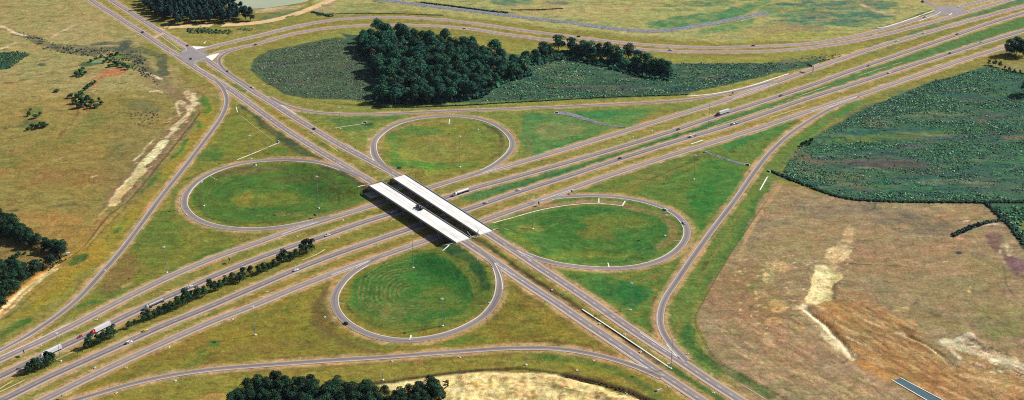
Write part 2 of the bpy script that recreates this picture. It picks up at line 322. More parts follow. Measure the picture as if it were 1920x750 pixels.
# painted gores and lines
def line_px(pts, w, lift=0.19, mat=None, name='road_marking', label='white painted line on the road', thick=None, cat='road marking', kind='structure', nseg=3):
    q = spline([P(*p) for p in pts], 3.0) if len(pts) > 2 else spline([P(*pts[0]), P(*pts[1])], 3.0)
    o = strip(name, q, [-w/2, 0, w/2], lift, mat or M_paint, thick=thick); tag(o, label, cat, None, kind); return o
GORES = [
 ([(-10,673),(60,642),(130,607)],0.9),([(-5,663),(66,626)],0.7),([(528,440.5),(560,428),(606,414)],0.8),([(560,426),(606,414)],0.5),
 ([(622,515.5),(670,498),(698,487)],0.9),([(667,503),(698,487)],0.8),([(647,269.5),(675,286),(702,302)],0.8),([(694,277),(695,290),(702,302)],0.9),
 ([(521,194.5),(536,202),(555,214.5)],1.4),([(521,194.5),(545,203)],0.6),([(555,214.5),(588,237)],0.35),([(897,326),(925,319),(960,309)],0.9),([(897,326),(930,316)],0.6),
 ([(1014,375.5),(1045,365),(1075,355)],0.9),([(1003,379),(1014,375.5),(1060,369)],0.4),([(969,469),(985,478),(1000,483)],0.9),([(969,469),(998,490)],0.5),
 ([(927,493),(936,510),(942,530),(942,543)],0.8),([(927,493),(960,515)],0.8),([(960,515),(1040,566)],0.4),([(1200,623.5),(1240,650),(1274,672)],0.9),
 ([(1249.5,645),(1260,660),(1274,672)],1.0),([(1150,647),(1185,671),(1217,692)],0.7),([(1178,677),(1217,692)],0.7),
 ([(1521,209),(1560,196),(1610,180.5)],0.8),([(1553,203),(1585,191),(1610,180.5)],0.8),([(1373,186),(1405,173),(1461,156)],0.8),([(1400,171),(1439,160),(1461,156)],0.6),
 ([(630,304.5),(645,310),(658,317)],0.5),([(318,97),(330,104),(341,106)],0.7),([(330,104),(322,102)],0.5),([(349,84),(385,104)],0.4),([(376,112),(388,108)],0.8),([(395,108),(402,113)],0.6),
 ([(404,153),(428,150)],0.5),([(423,170),(430,181)],0.5)]
for pts, w in GORES: line_px(pts, w, label='white painted gore line where carriageways divide')
for pts in ([(358,87),(390,88),(378,90.5),(368,93)], [(386,106.5),(398,102.5),(411,100),(404,108),(397,114)], [(1778,29),(1786,24),(1783,28)]):
    poly_sheet('traffic_island', pts, 0.30, M_conc, 'white concrete traffic island in the junction', 'traffic island', thick=0.25)
# kerbs round the loops
def kerb(key, off, w, s0, s1, label):
    q = ROADS[key]['q']; n = len(q); q = q[int(n*s0):int(n*s1)]
    o = strip('kerb', q, [off-w/2, off+w/2], 0.27, M_kerb, thick=0.45); tag(o, label, 'kerb', None, 'structure')
kerb('loop_n', 3.1, 0.75, 0.05, 0.97, 'white concrete kerb inside the far loop'); kerb('loop_w', -3.1, 0.75, 0.07, 0.97, 'white concrete kerb inside the left loop')
kerb('loop_e', -3.1, 0.75, 0.05, 0.94, 'white concrete kerb inside the right loop'); kerb('loop_s', 3.1, 0.75, 0.10, 0.96, 'white concrete kerb inside the near loop')
kerb('sec_n', -5.2, 0.35, 0.0, 0.2, 'pale kerb on the outer edge of the curving highway')
line_px([(1764,22),(1757,27),(1743,32),(1722,40)], 0.7, 0.27, M_conc, 'kerb', 'pale kerb at the top right junction corner', 0.3, 'kerb')
line_px([(300,66),(325,85),(342,98),(350,95),(347,88),(330,78),(305,61)], 0.7, 0.22, M_kerb, 'kerb', 'pale kerb round the median nose at the junction', 0.3, 'kerb')
line_px([(470,185),(430,160),(400,142),(372,127),(364,116),(372,113)], 0.6, 0.22, M_kerb, 'kerb', 'pale kerb round the grass median below the junction', 0.3, 'kerb')
# dirt tracks, rock ditches, pond
M_dirt = simple('dirt_track', (226, 190, 138), 0.95, var=0.2, scale=0.12)
line_px([(300,54),(326,50),(401,47.8),(479,43),(530,33.5),(580,17),(625,-2),(660,-18)], 12.5, 0.05, M_dirt, 'dirt_road', 'pale dirt road running past the top wood and pond', 0.3, 'dirt road')
def rock_mat():
    m, nt, b = nmat('riprap'); co = N(nt, 'ShaderNodeTexCoord').outputs['Object']
    vo = N(nt, 'ShaderNodeTexVoronoi'); vo.inputs['Scale'].default_value = 0.7; nt.links.new(co, vo.inputs['Vector'])
    n = noise_(nt, co, 0.2, 5, 0.7); f = math_(nt, 'MULTIPLY', mrange(nt, vo.outputs['Distance'], 0, 0.9, 1.3, 0.35), mrange(nt, n.outputs['Fac'], 0.3, 0.7, 0.45, 1.4))
    v = N(nt, 'ShaderNodeVectorMath', operation='SCALE'); v.inputs[0].default_value = alb((150, 148, 158)); nt.links.new(f, v.inputs['Scale']); nt.links.new(v.outputs[0], b.inputs['Base Color']); b.inputs['Roughness'].default_value = 0.9
    return m
M_rock = rock_mat()
def rockditch(pts, w, label, h=0.9):
    q = spline([P(*p) for p in pts], 3.0); nrm = normals(q); V = []; n = len(q); k = 9; C = []
    ww = np.asarray(w(np.linspace(0, 1, n))) if callable(w) else np.full(n, w)
    for j in range(k):
        t = j/(k-1)*2-1; pp = q+nrm*(t*ww/2)[:, None]; pp = pp+RNG.normal(0, 0.25, pp.shape)
        z = height(pp[:, 0], pp[:, 1])+0.12+h*0.35*(1-abs(t))*RNG.random(n)*1.6; V.append(np.column_stack([pp, z]))
    i = np.arange(n-1); Fc = np.concatenate([np.stack([j*n+i, j*n+i+1, (j+1)*n+i+1, (j+1)*n+i], 1) for j in range(k-1)])
    tag(np_mesh('riprap', np.concatenate(V), Fc, M_rock), label, 'rocks', None, 'stuff')
rockditch([(700,-2),(755,4.5),(831,14.5),(900,22),(960,30),(1060,41.5),(1130,51),(1190,57.5),(1240,58),(1311,48.5),(1380,35),(1440,24)], 11.5, 'long grey rock lined ditch curving across the top fields')
rockditch([(1040,211),(1056,212),(1080,217.5),(1110,227),(1135,234),(1173,239)], lambda t: 7.5*(1-t)+2.5, 'dark rock lined channel running to the far collector road')
rockditch([(1326,287),(1340,291),(1360,298),(1385,306),(1402,309)], 4.0, 'dark rock lined channel between the collector road and right ramp')
M_water = simple('pond_water', (178, 186, 158), 0.6, var=0.06, scale=0.02, spec=0.1)
poly_sheet('water', [(398,-30),(410,2),(422,11),(440,14),(470,16.5),(500,15.5),(530,11),(556,7),(575,3),(590,-6),(600,-30)], 0.15, M_water, 'pale green pond at the top edge', 'pond')
M_teal = simple('wet_tarp_paving', (66, 100, 108), 0.6, var=0.2, scale=0.3)
def quad_px(name, pts, lift, mat, label, cat, kind='structure'): return poly_sheet(name, pts, lift, mat, label, cat, kind)
quad_px('paved_pad', [(1676,714),(1688,709),(1780,759),(1800,770),(1776,775)], 0.15, M_teal, 'new dark teal paved strip in the orange construction ground', 'pavement')
line_px([(1672,712.5),(1740,752),(1770,769)], 0.7, 0.35, M_conc, 'kerb', 'white kerb on the near side of the dark paved strip', 0.4, 'kerb')
line_px([(1688,708.5),(1765,749),(1800,767)], 0.6, 0.35, M_conc, 'kerb', 'white kerb on the far side of the dark paved strip', 0.4, 'kerb')
# concrete drains: each one a thing: a shallow raised-lip channel
def drain(pts, w, label, mat=None, lift=0.15, h=0.30, grp='concrete drains of the interchange'):
    q = spline([P(*p) for p in pts], 2.0)
    lip = w*0.22
    o = strip('concrete_drain', q, [-w/2-lip, -w/2, -w*0.22, w*0.22, w/2, w/2+lip], lift, mat or M_conc, thick=h)
    n = len(q); co = np.empty(len(o.data.vertices)*3); o.data.vertices.foreach_get('co', co); co = co.reshape(-1, 3)
    for j in (2, 3): co[j*n:(j+1)*n, 2] -= 0.08
    o.data.vertices.foreach_set('co', co.ravel()); tag(o, label, 'drain', grp); return o
DR = [
 ([(1092,580),(1150,618),(1205,655),(1257,690)],1.5,'long white concrete drain in the arterial median at the bottom right',0),
 ([(1288,180.3),(1330,177),(1370,170),(1411,160),(1445,149),(1479,138)],1.7,'curved white concrete drain above the far ramp merge',0),
 ([(1645,52),(1660,50.5),(1700,38),(1751,20)],1.8,'white concrete drain on the verge near the top right junction',0),
 ([(576.5,249),(597,261),(618,273),(634,284.5)],1.1,'cream concrete drain in the arterial median above the bridge',1),
 ([(925,418),(940,413.5),(960,408.5),(1010,394.5),(1060,385.5),(1098,382),(1123,381.5),(1145,383.5),(1167,386)],1.2,'long white concrete drain along the top of the right loop field',0),
 ([(1167,386),(1172,377)],1.2,'short white drain at the end of the right loop drain',0),
 ([(1123,381.5),(1123,372)],1.1,'short white drain from the middle of the right loop kerb',0),
 ([(628,240.3),(650,236.5),(670,233.5),(685,231.5)],1.1,'cream drain in the grass between the far loop and far ramp',1),
 ([(445,299.5),(480,285.5),(505,275),(522,268)],1.0,'white drain climbing away from the left loop top',0),
 ([(447,214),(463,226),(480,239.4),(497,252),(512,263)],0.7,'thin pale drain running down the left triangle of grass',1),
 ([(443,200.5),(444,205),(445.5,210.5)],0.9,'short white drain stub beside the left outer ramp',0),
 ([(843,223.5),(842,233)],1.0,'white drain stub inside the top of the far loop',0),
 ([(711,265),(726,267.3)],0.9,'pale drain stub inside the left of the far loop',1),
 ([(634,568),(646,569)],0.9,'pale drain stub inside the left of the near loop',1),
 ([(768.5,637.5),(771,628.5)],1.3,'white drain stub inside the bottom of the near loop',0),
 ([(899,573),(922,571.5)],0.7,'pale drain stub inside the right of the near loop',1),
 ([(1140,493),(1142,500.5)],1.1,'white drain stub inside the bottom of the right loop',0),
 ([(1262,451.5),(1279,451.5)],0.7,'pale drain stub inside the right end of the right loop',1),
 ([(393,330),(407,337.5)],0.8,'pale drain stub inside the left loop near its mast',1),
 ([(690,349),(681,355),(672,361)],1.0,'white slope drain at the left end of the near bridge deck',0),
 ([(851,454),(841,462),(830,470)],1.0,'white slope drain at the right end of the near bridge deck',0),
 ([(1296,270),(1307,266.5),(1318,262.7)],1.5,'white drain in the verge between freeway and near collector road',0),
 ([(1425,356.5),(1433,342),(1440,330)],1.2,'white drain beside the right outer ramp below the culvert',0),
 ([(105,674.8),(130,663),(155,651)],0.9,'tan drain in the freeway median beside the left tree clump',1),
 ([(0,728.7),(12,721),(25,713.6)],0.8,'tan drain in the freeway median at the far left edge',1),
 ([(-5,737),(22,724.5),(47.6,712)],0.8,'second tan drain in the freeway median at the far left edge',1),
 ([(566,488),(590,479),(610,467.5)],0.8,'tan drain in the median beyond the last median tree',1),
 ([(933,429.3),(953,431.5)],0.8,'pale drain in the grass just beyond the far bridge deck end',1),
 ([(1388,720),(1412,734),(1436,749)],0.8,'pale broken drain beside the fence at the bottom right',1),
 ([(733,413.5),(748,408)],0.8,'short tan drain in the median beside the bridge shadow',1),
 ([(1748,125),(1766,119.5)],1.0,'short tan drain in the right hand freeway verge',1),
 ([(1520,124.5),(1536,119)],1.2,'short tan drain beside the green road sign',1),
 ([(1560,108),(1585,101)],0.8,'tan drain on the verge above the far collector road',1),
 ([(1600,96),(1620,91)],0.6,'faint tan drain on the verge nearest the top right junction',1),
 ([(1475,188.5),(1515,174.5),(1557,160)],0.7,'long faint drain in the grass median right of the white truck',1),
 ([(1610,142),(1650,129),(1690,117)],0.6,'faint drain in the grass median further right',1),
 ([(1442,221.5),(1475,210.5),(1512,200)],0.9,'pale broken drain between freeway and near collector at the merge',1),
 ([(1340,236),(1390,220),(1440,203)],0.6,'faint drain in the grass median under the white truck',1),
 ([(382,81.5),(386,78)],1.2,'tiny white kerb drain beside the signalised junction',0)]
for pts, w, lab, old in DR: drain(pts, w*(.5 if 'long white' in lab else .62), lab, M_oldconc if old else None)
# ------------------------------------------------------------------ ground sheet
def axis(a, b, d, far, grow=1.35):
    core = list(np.arange(a, b+d*0.5, d)); lo = []; hi = []; s = d; p = a
    while p > -far: s *= grow; p -= s; lo.append(p)
    s = d; p = core[-1]
    while p < far: s *= grow; p += s; hi.append(p)
    return np.array(lo[::-1]+core+hi)
gx = axis(-720, 720, 1.3, 16000); gy = axis(760, 2010, 1.8, 22000)
X, Y = np.meshgrid(gx, gy)                      # rows = y
wx = (fbm(X, Y, 26, 6)-0.5)*2.6; wy = (fbm(X+500, Y-900, 26, 6)-0.5)*2.6
n1 = fbm(X+40, Y+10, 60, 5); n2 = fbm(X-740, Y+310, 14, 4); n3 = 0.55*fbm(X+1740, Y+70, 7, 3)+0.45*fbm(X-340, Y+870, 3.2, 2)
n4 = fbm(X*0.9-1740, Y+970, 3.4, 2)
colr = np.zeros(X.shape+(3,)); colr[:] = alb((142, 134, 66))
def window(x0, x1, y0, y1):
    i0, i1 = np.searchsorted(gx, [x0, x1]); j0, j1 = np.searchsorted(gy, [y0, y1]); return slice(max(0, j0-1), j1+1), slice(max(0, i0-1), i1+1)
def sd_poly(x, y, pts):
    inside = np.zeros(x.shape, bool); d2 = np.full(x.shape, 1e18); n = len(pts)
    for i in range(n):
        ax, ay = pts[i]; bx, by = pts[(i+1) % n]; ex, ey = bx-ax, by-ay; L = ex*ex+ey*ey+1e-9
        t = np.clip(((x-ax)*ex+(y-ay)*ey)/L, 0, 1); d2 = np.minimum(d2, (x-ax-t*ex)**2+(y-ay-t*ey)**2)
        c = ((ay > y) != (by > y)) & (x < (bx-ax)*(y-ay)/((by-ay) if by != ay else 1e-9)+ax); inside ^= c
    d = np.sqrt(d2); return np.where(inside, -d, d)
def sd_line(x, y, pts):
    d2 = np.full(x.shape, 1e18)
    for (ax, ay), (bx, by) in zip(pts[:-1], pts[1:]):
        ex, ey = bx-ax, by-ay; L = ex*ex+ey*ey+1e-9; t = np.clip(((x-ax)*ex+(y-ay)*ey)/L, 0, 1); d2 = np.minimum(d2, (x-ax-t*ex)**2+(y-ay-t*ey)**2)
    return np.sqrt(d2)
def gcol(c):
    r, g, b = c; m = (r+g+b)/3; k = 1.12
    r, g, b = m+(r-m)*k, m+(g-m)*k, m+(b-m)*k
    gr = min(1.0, max(0.0, (g-r)/30.0)); r *= 1-0.20*gr; b *= 1+0.06*gr; g *= 1-0.06*gr
    return tuple(max(4, q*0.965) for q in (r, g, b))
def blend(sl, a, c):
    a = np.clip(a, 0, 1)[..., None]; colr[sl] = colr[sl]*(1-a)+np.array(alb(gcol(c)))*a
def paint(kind, pts, c, op=1.0, soft=6.0, warp=8.0, brk=0.0, half=0.0, nz=None):
    """kind 'p' polygon / 'l' line of half width (m) / 'e' ellipse (cx,cy,rx,ry[,deg]) all given as photo points; brk = how broken-up by noise."""
    if kind == 'e':
        cx, cy, rx, ry = pts[:4]; a = math.radians(pts[4]) if len(pts) > 4 else 0
        pts = [(cx+rx*math.cos(t)*math.cos(a)-ry*math.sin(t)*math.sin(a), cy+rx*math.cos(t)*math.sin(a)+ry*math.sin(t)*math.cos(a)) for t in np.linspace(0, 2*math.pi, 18, endpoint=False)]
    w = np.array([P(*p) for p in pts]); m = soft+warp*1.3+half+3
    sl = window(w[:, 0].min()-m, w[:, 0].max()+m, w[:, 1].min()-m, w[:, 1].max()+m)
    x = X[sl]+wx[sl]*warp; y = Y[sl]+wy[sl]*warp
    d = sd_line(x, y, w)-half if kind == 'l' else sd_poly(x, y, w)
    a = 1-sst(-soft, soft, d)
    a = sst(0.12, 0.88, a+(0.6*n3[sl]+0.4*n2[sl]-0.5)*4.2*a*(1-a))
    if brk:
        q = (nz if nz is not None else n2)[sl]; lo_, hi_ = (0.44, 0.55) if sum(c) > 540 else (0.40, 0.60)
        a = a*(1-brk+brk*sst(lo_, hi_, q)*1.25)
    if sum(c) > 540: a = a*np.clip(0.62+0.9*n4[sl], 0.5, 1.0)
    blend(sl, a*op, c)
def road_alpha(r, x, y): pass
L = paint
def mottle(poly, pal, n, la, lb, rot=0.0, op=.6, seed=1, soft=1.5, brk=.5):
    """n irregular patches (half lengths la x lb metres, turned by rot) scattered over a field."""
    rg = np.random.default_rng(seed); w = np.array([P(*p) for p in poly]); k = 0; cr, sr = math.cos(rot), math.sin(rot)
    while k < n:
        cx, cy = rg.uniform(w[:, 0].min(), w[:, 0].max()), rg.uniform(w[:, 1].min(), w[:, 1].max()); k += 1
        if sd_poly(np.array([[cx]]), np.array([[cy]]), w)[0, 0] > -lb: continue
        a_, b_ = la*rg.uniform(.4, 1.5), lb*rg.uniform(.4, 1.5); m = max(a_, b_)*1.3+6; sl = window(cx-m, cx+m, cy-m, cy+m)
        x = X[sl]+wx[sl]*b_*.9-cx; y = Y[sl]+wy[sl]*b_*.9-cy; r = rot+rg.normal(0, .15); cr, sr = math.cos(r), math.sin(r)
        d = (np.hypot((x*cr+y*sr)/a_, (-x*sr+y*cr)/b_)-1)*b_; a = 1-sst(-soft-b_*.5, soft, d)
        a = sst(.1, .9, a+(0.6*n3[sl]+0.4*n2[sl]-0.5)*4.5*a*(1-a))*(1-brk+brk*1.3*sst(.42, .56, n3[sl])); blend(sl, a*min(1, op*1.35)*rg.uniform(.6, 1), pal[rg.integers(len(pal))])
# broad zones
L('p', [(-400,-80),(120,-80),(215,60),(330,130),(405,175),(385,230),(330,300),(240,400),(180,470),(100,540),(-60,640),(-400,700)], (152,136,80), 1, 10)
L('p', [(-400,-80),(120,-80),(215,60),(330,130),(340,170),(180,175),(0,190),(-300,190)], (170,156,106), .9, 25, 14)  # far part of the field, paler with distance haze painted in
L('p', [(560,-60),(2100,-60),(2100,-30),(1700,45),(1540,75),(1340,80),(1060,55),(760,20),(600,30)], (174,168,110), 1, 12)
L('p', [(-60,640),(110,560),(250,440),(370,270),(405,205),(380,180),(360,260),(250,390),(130,480),(100,540),(0,610)], (158,142,62), .95, 8)
L('p', [(426,185),(520,245),(700,335),(620,412),(400,480),(220,560),(140,590),(250,460),(340,340),(400,250)], (132,130,62), 1, 8)
L('p', [(460,110),(640,50),(960,80),(1340,110),(1700,75),(1480,140),(1330,180),(960,200),(640,205),(480,165)], (150,146,78), 1, 6)
L('p', [(560,205),(1300,190),(960,305),(880,325),(740,320),(640,280)], (135,138,72), 1, 6)
L('p', [(905,420),(1060,360),(1500,215),(1380,370),(1245,560),(1240,660),(1100,560)], (118,132,62), 1, 8)
L('p', [(0,790),(150,700),(480,565),(700,487),(870,460),(930,500),(1200,690),(1220,710),(960,650),(480,685),(200,735)], (142,130,60), 1, 6)
L('p', [(150,750),(480,690),(960,655),(1210,705),(1320,760),(1320,900),(100,900)], (148,136,66), 1, 5)
L('p', [(1445,335),(1600,378),(1950,378),(2200,378),(2200,900),(1460,800),(1340,680),(1305,602),(1330,545)], (164,142,108), 1, 6)
LF = [(-60,-20),(120,-20),(215,60),(330,130),(395,175),(380,230),(330,300),(240,400),(180,470),(100,540),(-60,600)]
mottle(LF, [(120,118,76),(176,156,104),(140,112,74),(124,130,70),(186,160,112),(104,104,72)], 420, 16, 5, .25, .5, 1)
mottle(LF, [(98,104,62),(90,82,58),(190,168,118),(116,124,62)], 700, 5, 1.8, .3, .6, 2, 1)
RFD = [(1450,345),(1600,378),(1920,382),(1990,390),(1990,760),(1440,760),(1335,680),(1305,602),(1330,545)]
mottle(RFD, [(140,120,98),(184,156,126),(152,140,100),(164,132,108),(192,162,130),(134,116,104)], 520, 16, 5, .05, .5, 3)
mottle(RFD, [(120,102,84),(198,168,134),(146,136,92),(160,126,104)], 900, 5, 1.6, .1, .55, 4, 1)
TF = [(640,-30),(1990,-60),(1700,40),(1540,72),(1340,76),(1060,50),(760,12)]
mottle(TF, [(108,138,90),(150,152,98),(186,172,120),(124,146,96),(96,130,88),(180,158,120)], 420, 26, 7, .0, .5, 5)
mottle(TF, [(86,118,84),(190,176,128),(118,134,84)], 500, 8, 2.5, 0, .55, 6, 1)
IN = [(426,185),(520,245),(700,335),(860,330),(960,300),(1300,190),(1500,215),(1380,370),(1245,560),(1240,660),(1200,690),(960,650),(480,685),(150,748),(20,700),(140,590),(250,460),(340,340)]
mottle(IN, [(106,124,56),(148,134,66),(92,120,54),(154,128,76),(124,108,62),(128,132,56)], 900, 12, 4.5, .5, .5, 7)
mottle(IN, [(78,100,46),(160,140,80),(112,92,56),(84,122,52),(104,124,50)], 1500, 4, 1.5, .5, .55, 8, 1)
BT = [(150,750),(480,690),(960,655),(1210,705),(1320,760),(1320,800),(100,800)]
mottle(BT, [(120,124,54),(156,128,76),(104,112,50),(128,104,60)], 260, 9, 3, .1, .55, 9)
# interchange verges: freeway median and gaps
L('p', [(850,372),(1440,190),(1930,28),(1930,60),(1440,208),(911,378)], (108,132,70), .95, 4, 3)
L('p', [(0,725),(600,450),(850,372),(900,380),(600,487),(10,745)], (140,132,66), 1, 3, 3)
L('l', [(940,357),(1040,327),(1140,296),(1240,264),(1340,233)], (70,118,68), .8, 2.5, 2, .3, 2.5)
L('l', [(1340,233),(1440,198),(1560,160),(1700,115)], (110,136,76), .7, 3, 3, .5, 3)
L('p', [(1050,292),(1440,172),(1700,90),(1930,15),(1930,22),(1440,182),(1050,306)], (152,146,82), .9, 3, 2)
L('p', [(0,690),(480,470),(800,360),(830,362),(480,480),(0,705)], (134,134,62), .9, 3, 2)
L('p', [(1000,362),(1430,220),(1660,148),(1660,152),(1440,226),(1010,370)], (158,144,78), .9, 3, 2)
L('p', [(60,750),(480,550),(800,432),(820,440),(480,560),(100,755)], (150,130,68), .9, 3, 2)
# left field
for e, c, o in [((190,60,120,30),(182,164,118),.5),((60,190,90,40),(172,146,92),.5),((110,310,120,40),(156,130,76),.6),((260,235,70,45),(150,134,84),.7),((150,330,110,18),(150,118,72),.6),((110,430,90,40),(170,134,78),.7),((60,410,60,14),(178,140,84),.6),((250,330,60,60),(140,124,84),.45),((300,150,50,22,25),(150,128,96),.5)]:
    L('e', e, c, o, 12, 14, .35)
for p, h, c, o in [([(30,62),(60,72),(90,84),(125,95),(160,100),(190,98)],7,(92,94,84),.8),([(130,88),(190,92),(240,92),(262,112),(275,130)],9,(92,94,82),.75),
    ([(180,82),(235,80),(225,95)],7,(84,92,80),.85),([(262,90),(300,105),(310,140)],6,(86,92,72),.8),([(275,135),(300,150),(318,165),(330,182)],7,(130,112,96),.6),([(180,170),(150,205),(118,248),(105,262)],1.5,(126,88,64),.7),
    ([(200,60),(230,70),(262,95)],2.5,(126,128,84),.5),([(140,78),(170,60),(185,52)],2,(140,128,92),.5),([(0,262),(30,258),(55,250)],.8,(70,80,45),.8)]:
    L('l', p, c, o, 4, 5, .35, h)
L('p', [(-20,100),(30,96),(60,100),(40,112),(20,128),(-20,132)], (70,98,72), .9, 4, 5, .4)
for e, c, o, b in [((228,106,20,6),(110,128,66),.8,.3),((235,122,24,6,10),(50,100,55),.7,.2),((170,118,22,5,-12),(60,100,60),.8,.3),((188,114,22,3,-8),(140,156,110),.9,0),((150,138,16,9),(96,112,66),.5,.4),((212,136,24,8,-8),(196,128,92),.85,.25),((180,152,14,9,-40),(190,130,96),.6,.4),((60,232,22,9),(90,108,62),.7,.4),((66,210,20,10),(112,124,66),.6,.5),((160,198,26,5),(178,124,84),.6,.4),((180,222,26,14),(110,118,66),.5,.5),((270,200,34,14),(112,116,84),.6,.5),((152,250,50,14,-25),(128,132,70),.5,.5),((95,274,55,12,-20),(126,128,66),.5,.5),((215,290,30,12,-40),(112,112,74),.5,.5),((80,122,8,2.5),(80,96,70),.9,.2),((290,138,18,8,35),(92,104,74),.6,.3),((10,300,30,14),(120,126,66),.5,.4),((232,205,30,30),(134,130,72),.4,.4)]:
    L('e', e, c, o, 3, 5, b)
for p, h, c, o in [([(-5,46),(15,56),(35,64),(45,66)],2.6,(236,214,186),.9),([(-5,92),(12,88),(30,80)],2.4,(222,190,160),.8),([(95,72),(115,60),(142,45)],2.5,(206,176,142),.8),([(70,66),(105,62),(125,56)],1.2,(214,182,146),.5),([(275,136),(290,142),(303,148)],2.2,(238,214,184),.95),([(283,172),(296,170),(305,173)],1.5,(236,210,180),.9),([(48,152),(56,150)],1.5,(200,168,130),.7),([(97,302),(108,298),(120,294)],1.0,(214,188,150),.7),([(172,332),(182,329)],1.2,(232,208,170),.9),([(262,312),(248,328),(232,345),(218,360)],.9,(224,196,150),.8),([(285,262),(270,280),(254,302)],1.2,(236,216,186),.8)]:
    L('l', p, c, o, 1.5, 3, .45, h, n3)
# sand strip beside the left ramp
L('p', [(334,182),(369,166),(373,215),(350,250),(325,272),(300,305),(262,350),(232,382),(190,392),(205,360),(250,312),(292,262),(325,235)], (142,118,90), .9, 4, 5, .2)
for p, h, c, o, b in [([(336,190),(334,205),(333,218)],1.6,(246,220,180),.95,.4),([(352,172),(362,186),(364,196)],4.5,(230,200,160),.85,.6),([(340,190),(360,208),(350,216)],3.5,(226,196,158),.8,.6),([(355,212),(340,228),(322,242)],2.5,(232,204,160),.8,.5),([(306,266),(296,280),(284,294),(272,306)],4.8,(255,244,196),1,.15),([(364,176),(362,196),(350,216),(332,236),(312,258)],2.4,(240,216,176),.9,.3),([(272,306),(255,326),(238,346),(222,366),(208,386)],2.3,(250,230,176),.95,.25),([(280,308),(262,332),(244,354),(226,376)],1.6,(120,98,70),.7,.3),([(296,278),(270,302),(250,324),(228,350),(212,374)],1.6,(248,228,180),.95,.3),([(272,316),(255,335),(238,356),(222,374)],2.0,(250,226,168),.9,.45),([(262,322),(240,350),(214,378)],4.5,(214,186,134),.8,.5),([(225,378),(213,386)],1.6,(250,222,160),.9,.4),([(212,374),(198,392),(186,404)],1.0,(200,170,128),.8,.4)]:
    L('l', p, c, o, 1.6, 3, b, h, n3)
L('l', [(372,212),(350,252),(318,282),(290,315),(245,372),(205,402),(175,440),(155,468)], (112,96,72), .75, 1.5, 1, .2, .8)
for p in ([(370,190),(388,196),(392,208),(386,214)], [(352,262),(342,280),(322,296)], [(300,325),(285,340),(272,352),(262,366)], [(236,410),(228,420),(218,436)], [(360,210),(372,240)]):
    L('l', p, (92,128,54), .85, 3, 4, .35, 2.5)
L('e', (382,196,8,18), (84,126,52), .7, 3, 4, .3)
L('l', [(440,175),(405,235),(300,385),(190,535)], (150,142,66), .4, 6, 4, .5, 4)
for e in ((20,520,60,30),(100,520,50,24,-40),(160,470,30,30)): L('e', e, (172,142,66), .6, 10, 10, .3)
L('p', [(0,625),(40,600),(60,596),(52,608),(20,622),(0,632)], (70,112,44), .85, 3, 4, .3)
L('e', (145,487,22,7,-20), (74,104,50), .8, 3, 4, .4)
# far-left lower bank
L('p', [(-80,440),(60,455),(125,478),(120,492),(90,505),(40,540),(0,580),(-80,640)], (142,120,74), .9, 4, 5)
L('l', [(118,488),(95,505),(62,528),(40,545),(15,572),(-15,600)], (206,150,84), .95, 2, 2, .2, 3.4)
L('l', [(112,494),(80,516),(50,540),(20,566),(-10,590)], (250,226,176), .9, 1.2, 2, .3, 1.6)
L('l', [(104,505),(82,520),(58,540),(36,560),(10,585),(-15,605)], (240,216,160), .95, 1.2, 2, .4, 2.2, n3)
L('l', [(100,520),(70,545),(40,572),(12,596)], (90,92,48), .6, 1.5, 2, .3, .9)
# left triangle of the interchange
L('e', (290,450,45,45,-50), (108,122,56), .7, 10, 12, .4); L('e', (360,470,90,22,-15), (116,126,54), .5, 8, 10, .5)
L('p', [(180,540),(240,470),(262,500),(230,548),(190,560)], (138,110,74), .7, 7, 8, .3)
L('l', [(150,575),(200,560),(262,545),(320,506),(420,466),(470,450)], (92,124,56), .65, 3, 4, .45, 2.5)
L('l', [(262,335),(300,330),(330,350),(320,400),(300,400)], (104,124,54), .5, 6, 7, .4, 5)
L('e', (470,255,50,28,20), (138,136,64), .5, 8, 8, .3); L('e', (395,290,26,14), (96,126,56), .7, 5, 6, .4); L('e', (436,250,18,40,30), (128,136,62), .6, 6, 6, .4)
L('e', (242,536,14,4,-15), (214,176,120), .6, 2, 4, .5, nz=n3)
L('l', [(462,200),(490,222),(530,262),(572,288),(612,298)], (78,86,60), .9, 4, 4, .25, 6); L('l', [(452,196),(478,215)], (64,92,60), .8, 2, 3, .2, 3)  # embankment side in shade, painted in as a dark band
L('l', [(460,236),(480,262),(520,285),(560,293)], (136,132,66), .7, 4, 4, .3, 4); L('e', (522,283,20,6), (92,132,54), .7, 3, 4, .3)
L('l', [(345,385),(360,425),(430,442),(520,442)], (106,118,54), .55, 4, 4, .4, 4)
L('l', [(420,440),(540,452),(600,430)], (150,128,76), .6, 3, 4, .4, 3)
# left loop field
L('p', [(360,350),(400,325),(480,308),(570,305),(640,322),(686,345),(690,375),(620,400),(520,418),(430,422),(380,405),(358,380)], (104,122,52), 1, 4, 3)
for e, c, o in [((500,375,60,14,-5),(134,132,60),.5),((455,370,20,14),(150,136,64),.6),((580,350,60,18,20),(82,116,52),.8),((440,350,42,16,-15),(82,118,52),.7),((500,395,70,10,-5),(80,118,52),.7),((650,375,40,20),(112,122,58),.6),((550,335,50,8),(118,112,62),.5),((470,320,70,7,-6),(128,110,72),.7)]:
    L('e', e, c, o, 5, 6, .35)
L('l', [(610,308),(640,322),(672,340),(688,362)], (80,84,56), .85, 3, 3, .25, 6); L('l', [(600,322),(630,345),(640,365)], (88,96,56), .5, 4, 4, .3, 4)  # shade on the embankment near the bridge, put into the ground colour
L('l', [(480,312),(430,322),(392,340),(373,362),(376,392),(400,412),(450,420),(520,416),(575,404)], (104,88,56), .65, 1.6, 2, .3, 1.2)
L('l', [(470,308),(420,316),(380,334),(358,362)], (166,132,96), .6, 2, 2, .3, 2.2)
L('l', [(520,400),(580,405),(640,395),(690,380)], (142,122,80), .6, 2, 3, .3, 3)
